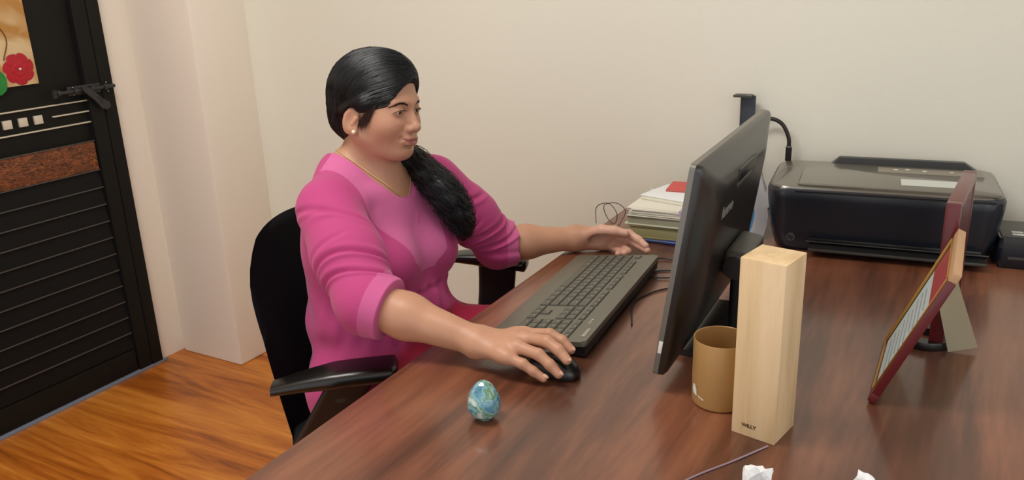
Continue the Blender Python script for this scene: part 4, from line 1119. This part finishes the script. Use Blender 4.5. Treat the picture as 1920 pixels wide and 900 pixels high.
# sleeve creases : position along the arm, slant, width, depth, angle, angular spread
CRS = [(.062, .024, .0060, .0040, .3, .9), (.112, -.010, .0050, .0022, -.5, .7), (.150, .010, .0050, .0058, .1, 1.4), (.186, .014, .0045, .0050, -.1, 1.5), (.020, .03, .007, .003, -.6, .8)]
def wr(P):
    """soft cloth folds : sums of directional waves, stronger on the sleeves and waist"""
    d = np.zeros(len(P))
    for a_, b_2, amp, fr, ph, R0 in ((Rs, Re, .0032, 150, 0, .085), (Ls, Le, .0030, 150, 1.3, .085)):
        ax = (b_2-a_)/np.linalg.norm(b_2-a_); t = (P-a_)@ax; q = P-a_-t[:, None]*ax; rr = np.linalg.norm(q, axis=1)
        L_ = np.linalg.norm(b_2-a_); u = np.cross(ax, [0, 0, 1.]); u /= np.linalg.norm(u); v = np.cross(ax, u)
        th = np.arctan2(q@u, q@v)
        wgt = sm(t, .03, L_*.6)*(1-sm(t, L_*1.0, L_*1.35))*(1-sm(rr, R0*.8, R0*1.3))
        wv = np.sin(fr*.8*t+1.8*np.sin(th*1.0+ph)+.9*np.sin(2*th+2*ph))
        d += amp*.26*wgt*wv*(.5+.5*np.sin(2*th+ph))
        cv = A(0, 0, 1.37)-(a_+b_2)/2; thc = np.arctan2(cv@u, cv@v)
        near = (1-sm(rr, R0*.8, R0*1.3))
        for t0, sl, w_, am, tc_, tw in CRS:
            dth = np.arctan2(np.sin(th-thc-tc_), np.cos(th-thc-tc_)); uu_ = (t-t0-sl*dth-.006*np.sin(dth*2.2))/w_
            d += near*am*np.exp(-(dth/tw)**4)*(-np.exp(-uu_**2)+.65*np.exp(-(uu_-1.9)**2)+.25*np.exp(-(uu_+2.2)**2))
    x, y, z = P.T
    # gathers below the bust seam, soft drapery folds at the waist
    ang = np.arctan2(y-1.262, x+1.065)
    g_ = (1-sm(z, .765, .785))*sm(z, .60, .74)
    d += .0022*g_*np.sin(ang*26+3*np.sin(z*22))*np.clip(np.cos(ang*.9), 0, 1)
    d += .0026*(1-sm(z, .74, .80))*np.sin(ang*7+z*34+1.2*np.sin(z*17))
    d += .0040*sm(z, .55, .60)*(1-sm(z, .70, .78))*np.sin(z*52+2.2*np.sin(ang*2.3)+.6)*.7
    # raised seam under the bust and along the yoke edge
    d += -.0035*np.exp(-((z-.775+.010*np.cos(ang*2))/.007)**2)*np.clip(np.cos(ang), 0, 1)
    return d
cuts = []
# neckline : round scoop wider at the front
neck_cut = Mix([('+', Cap((-1.085, 1.268, 1.095), (-1.09, 1.268, 1.30), .075, .09), 0), ('+', Cap((-1.03, 1.268, 1.070), (-.925, 1.278, 1.000), .078, .062), .03)])
tun = Mix([('+', body_cloth, 0), ('+', rsl, .022), ('+', lsl, .022),
    fold((-.975, 1.108, .905), (-.965, 1.155, .862), .006, .018), fold((-.990, 1.100, .93), (-.955, 1.150, .895), .004, .014),
    fold((-.97, 1.405, .90), (-.955, 1.385, .85), .005, .016),
    ('-', neck_cut, .005)], wr)
# keep the cuffs open after blending
CL = bpy.data.materials.new('pink_cloth'); CL.use_nodes = True
nt = CL.node_tree; b_ = nt.nodes['Principled BSDF']; at = nt.nodes.new('ShaderNodeAttribute'); at.attribute_name = 'tint'; nt.links.new(at.outputs['Color'], b_.inputs['Base Color'])
b_.inputs['Roughness'].default_value = .78; b_.inputs['Specular IOR Level'].default_value = .25; b_.inputs['Sheen Weight'].default_value = .12; b_.inputs['Sheen Roughness'].default_value = .5
tc = nt.nodes.new('ShaderNodeTexCoord'); w1 = nt.nodes.new('ShaderNodeTexNoise'); w1.inputs['Scale'].default_value = 900; nt.links.new(tc.outputs['Object'], w1.inputs['Vector'])
bp = nt.nodes.new('ShaderNodeBump'); bp.inputs['Strength'].default_value = .25; bp.inputs['Distance'].default_value = .0008; nt.links.new(w1.outputs[0], bp.inputs['Height']); nt.links.new(bp.outputs[0], b_.inputs['Normal'])
PK = np.array(srgb(180, 66, 122)[:3]); PL = np.array(srgb(204, 108, 158)[:3])
def yoke(V):
    """1 inside the ribbed yoke : front panel from the shoulders down to the bust seam"""
    x, y, z = V.T; yc = 1.268
    half = .052+.060*sm(z, .84, .965)-.03*sm(-z, -.845, -.812)
    m = (1-sm(np.abs(y-yc), half-.002, half+.002))*sm(z, .808, .812)*(x > -1.08)
    rt = (np.linalg.norm(V-Rs, axis=1) > .070)
    return m
Vt, Ft = surface(tun, .0040, (-1.30, .93, .42), (-.62, 1.64, 1.08), 12)
Tt = tris(Ft)
Vt, _ = project(tun, Vt, 1)
Vt, Tt = refine(Vt, Tt, (Vt[:, 2] > .60) & (Vt[:, 0] > -1.15))
Vt, _ = project(tun, Vt, 1)
Vt, Tt = refine(Vt, Tt, ((Vt[:, 2] > .93) & (np.linalg.norm(Vt[:, :2]-A(-1.02, 1.268), axis=1) < .16)) | (np.linalg.norm(Vt-RcE, axis=1) < .085) | (np.linalg.norm(Vt-LcE, axis=1) < .08))
Vt = relax(Vt, Tt, it=1, lam=.4); Vt, Nt_ = project(tun, Vt, 2)
yk = yoke(Vt)
cf = np.maximum(((Vt-RcE)@rd > -.024)*(np.linalg.norm(Vt-RcE, axis=1) < .075), ((Vt-LcE)@ld > -.022)*(np.linalg.norm(Vt-LcE, axis=1) < .07))
# ribbed relief in yoke and cuffs
x, y, z = Vt.T
rib = 0*yk
Vt = Vt+Nt_*(rib[:, None]+.0010*yk[:, None])
tint = PK*(1-yk[:, None]*.75)+PL*yk[:, None]*.75
lc = (np.maximum(cf, 0)*.55)[:, None]; tint = tint*(1-lc)+PL*lc
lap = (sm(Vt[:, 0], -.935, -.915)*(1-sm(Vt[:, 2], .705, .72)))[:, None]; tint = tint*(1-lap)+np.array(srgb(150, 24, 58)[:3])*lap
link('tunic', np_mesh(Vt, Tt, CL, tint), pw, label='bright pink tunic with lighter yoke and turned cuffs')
# drawstring tie at the neckline
tube('neck_tie', [tuple(NB+A(.086, .012, -.060)), tuple(NB+A(.100, .016, -.070)), tuple(NB+A(.104, .012, -.088)), tuple(NB+A(.106, .016, -.10))], .0016, mat('tie_pink', srgb(192, 90, 140), .8), pw, 6)

# ---------------------------------------------------------------- hair
cap_ = Mix([('+', Ell((-.012, 0, .036), (.103, .0835, .0880)), 0),
            ('+', Ell((-.060, .0, .004), (.056, .066, .078)), .03),
            ('+', Ell((.022, .006, .072), (.048, .056, .038)), .03),
            ('+', Cap((.056, -.026, .074), (.018, -.074, .016), .013, .010), .014),
            ('+', Cap((.018, -.074, .016), (-.030, -.072, -.012), .012, .014), .014),
            ('+', Cap((-.02, .066, -.02), (-.055, .03, -.06), .022, .030), .03),
            ('+', Cap((-.060, -.030, -.035), (-.058, .01, -.075), .034, .026), .03),
            ('-', Ell((.121, .014, -.030), (.090, .088, .100)), .006),
            ('-', Box((.066, 0, -.075), (.064, .12, .068), .01), .006),
            ('-', Ell((-.006, -.086, -.028), (.018, .020, .031)), .006),
            ('-', Ell((-.005, .084, -.022), (.018, .020, .026)), .006)])
cap_h = Loc(cap_, HT, HR, HS)
pony = [tuple(hl((-.058, .01, -.070))), tuple(hl((-.040, .058, -.095))), (-1.000, 1.338, 1.020), (-.958, 1.332, .992), (-.925, 1.330, .965), (-.905, 1.338, .934), (-.895, 1.348, .905), (-.892, 1.356, .878), (-.895, 1.360, .855)]
pr_ = [.026, .026, .024, .027, .031, .032, .029, .022, .010]
pn_ = chain([A(*p) for p in pony], [r*.86 for r in pr_], .02)
def hw(P):
    L = (P-HT)@HR/HS; x, y, z = L.T
    th = np.arctan2(z+.05, -(x+.10)); r_ = np.linalg.norm(L-A(-.06, .02, -.06), axis=1)
    ph = np.arctan2(y-.01, z+.06)
    d = .0006*np.sin(ph*38+5*np.sin(r_*30))+.0004*np.sin(ph*71+r_*40)
    low = sm(-z, .10, .13)
    dl = .0020*np.sin(P[:, 2]*110+P[:, 1]*70)*np.sin(P[:, 0]*90-P[:, 2]*40)
    return d*(1-low)+dl*low
hair = Mix([('+', cap_h, 0), ('+', pn_, .012)], hw)
Vh, Fh = surface(hair, .0034, (-1.16, 1.15, .80), (-.83, 1.43, 1.28), 12)
Th = tris(Fh); Vh, _ = project(hair, Vh, 1); Vh, Th = refine(Vh, Th, np.ones(len(Vh), bool)); Vh, Nh = project(hair, Vh, 2)
hr = link('hair', np_mesh(Vh, Th, HM), pw, label='long black hair tied back and brought over one shoulder')
# combed strands on the cap
sel = rng.choice(len(Vh), 5200, replace=False); P0 = Vh[sel]; L0 = (P0-HT)@HR/HS
P0 = P0[(L0[:, 2] > -.06)]; G0 = hl((-.070, .012, -.072))
paths = []
for sgn in (1, -1):
    P = P0.copy(); seq = [P0]
    for k in range(7):
        _, N = project(cap_h, P, 1, .004)
        L = (P-HT)@HR/HS
        pull = G0-P; pull /= np.linalg.norm(pull, axis=1)[:, None]
        front = sm(L[:, 0], -.02, .05)[:, None]; sweep = HR@A(-.75, 0, -.25); side = np.sign(L[:, 1]-.022)[:, None]*(HR@A(0, .8, 0))
        d = pull*(1-front*.75)+front*(sweep+side); d = d-N*(d*N).sum(1)[:, None]; d /= np.linalg.norm(d, axis=1)[:, None]+1e-6
        P = P+d*.009*sgn; P, N = project(cap_h, P, 1, .006); seq.append(P)
    paths.append(np.stack(seq, 1))
full = np.concatenate([paths[1][:, ::-1], paths[0][:, 1:]], 1)
lines = []
for i, L in enumerate(full):
    off = .0009+.0012*rng.random(); Lc = (L-HT)@HR/HS
    dd = cap_.f(Lc, None, 0)
    good = (np.abs(dd) < .004) & (Lc[:, 2] > -.085)
    # longest run of good points
    run, best, cur = [], [], []
    for j, g_ in enumerate(good):
        cur = cur+[j] if g_ else []
        if len(cur) > len(best): best = cur
    if len(best) < 5: continue
    q = L[best]; cen = hl((-.012, 0, .02)); n_ = (q-cen); n_ /= np.linalg.norm(n_, axis=1)[:, None]
    lines.append(q+n_*off)
strands(lines, .00048, HM, 'hair_strands', pw, kind='stuff')
# wavy strands of the tail
lines = []; pc = np.array([tuple(p) for p in spline(pony, 6)]); rr = np.interp(np.linspace(0, 1, len(pc)), np.linspace(0, 1, len(pr_)), pr_)
tt = np.gradient(pc, axis=0); tt /= np.linalg.norm(tt, axis=1)[:, None]; ua = np.cross(tt, [0, 0, 1.]); ua /= np.linalg.norm(ua, axis=1)[:, None]; va = np.cross(tt, ua)
for k in range(900):
    a = rng.random()*6.283; rad_ = .78+.34*rng.random(); s0 = rng.integers(2, len(pc)-14); s1 = min(len(pc), s0+rng.integers(14, 30)); i = np.arange(s0, s1)
    ph, fr = rng.random()*6.28, .5+.5*rng.random(); am = .12+.12*rng.random(); tw = rng.normal()*.03
    r_ = rr[i]*rad_*(1+am*np.sin(fr*i+ph)); th = a+tw*(i-s0)+.10*np.sin(.8*fr*i+ph*2)
    if s1 == len(pc) and rng.random() < .5: r_ = r_+np.linspace(0, 1, len(i))**3*.012*rng.random()
    lines.append(pc[i]+r_[:, None]*(np.cos(th)[:, None]*ua[i]+np.sin(th)[:, None]*va[i]))
strands(lines, .00050, HM, 'tail_strands', pw, kind='stuff')
# loose wisps in front of the ear and at the nape
lines = []
for k in range(150):
    q = rng.random()*.014; p0 = A(.052-q, -.062-q*.4, .030+rng.normal()*.003); p1 = A(.044-q, -.069-q*.3, .006+rng.normal()*.003); p2 = A(.034-q, -.0735-q*.2, -.016+rng.normal()*.004); p3 = A(.022-q+rng.normal()*.004, -.0765, -.034+rng.normal()*.006)
    lines.append([tuple(v) for v in spline([hl(p0), hl(p1), hl(p2), hl(p3)], 5)])
strands(lines, .00055, mat('hair_brown', srgb(44, 26, 20), .42, spec=.4), 'loose_strands', pw, kind='stuff')
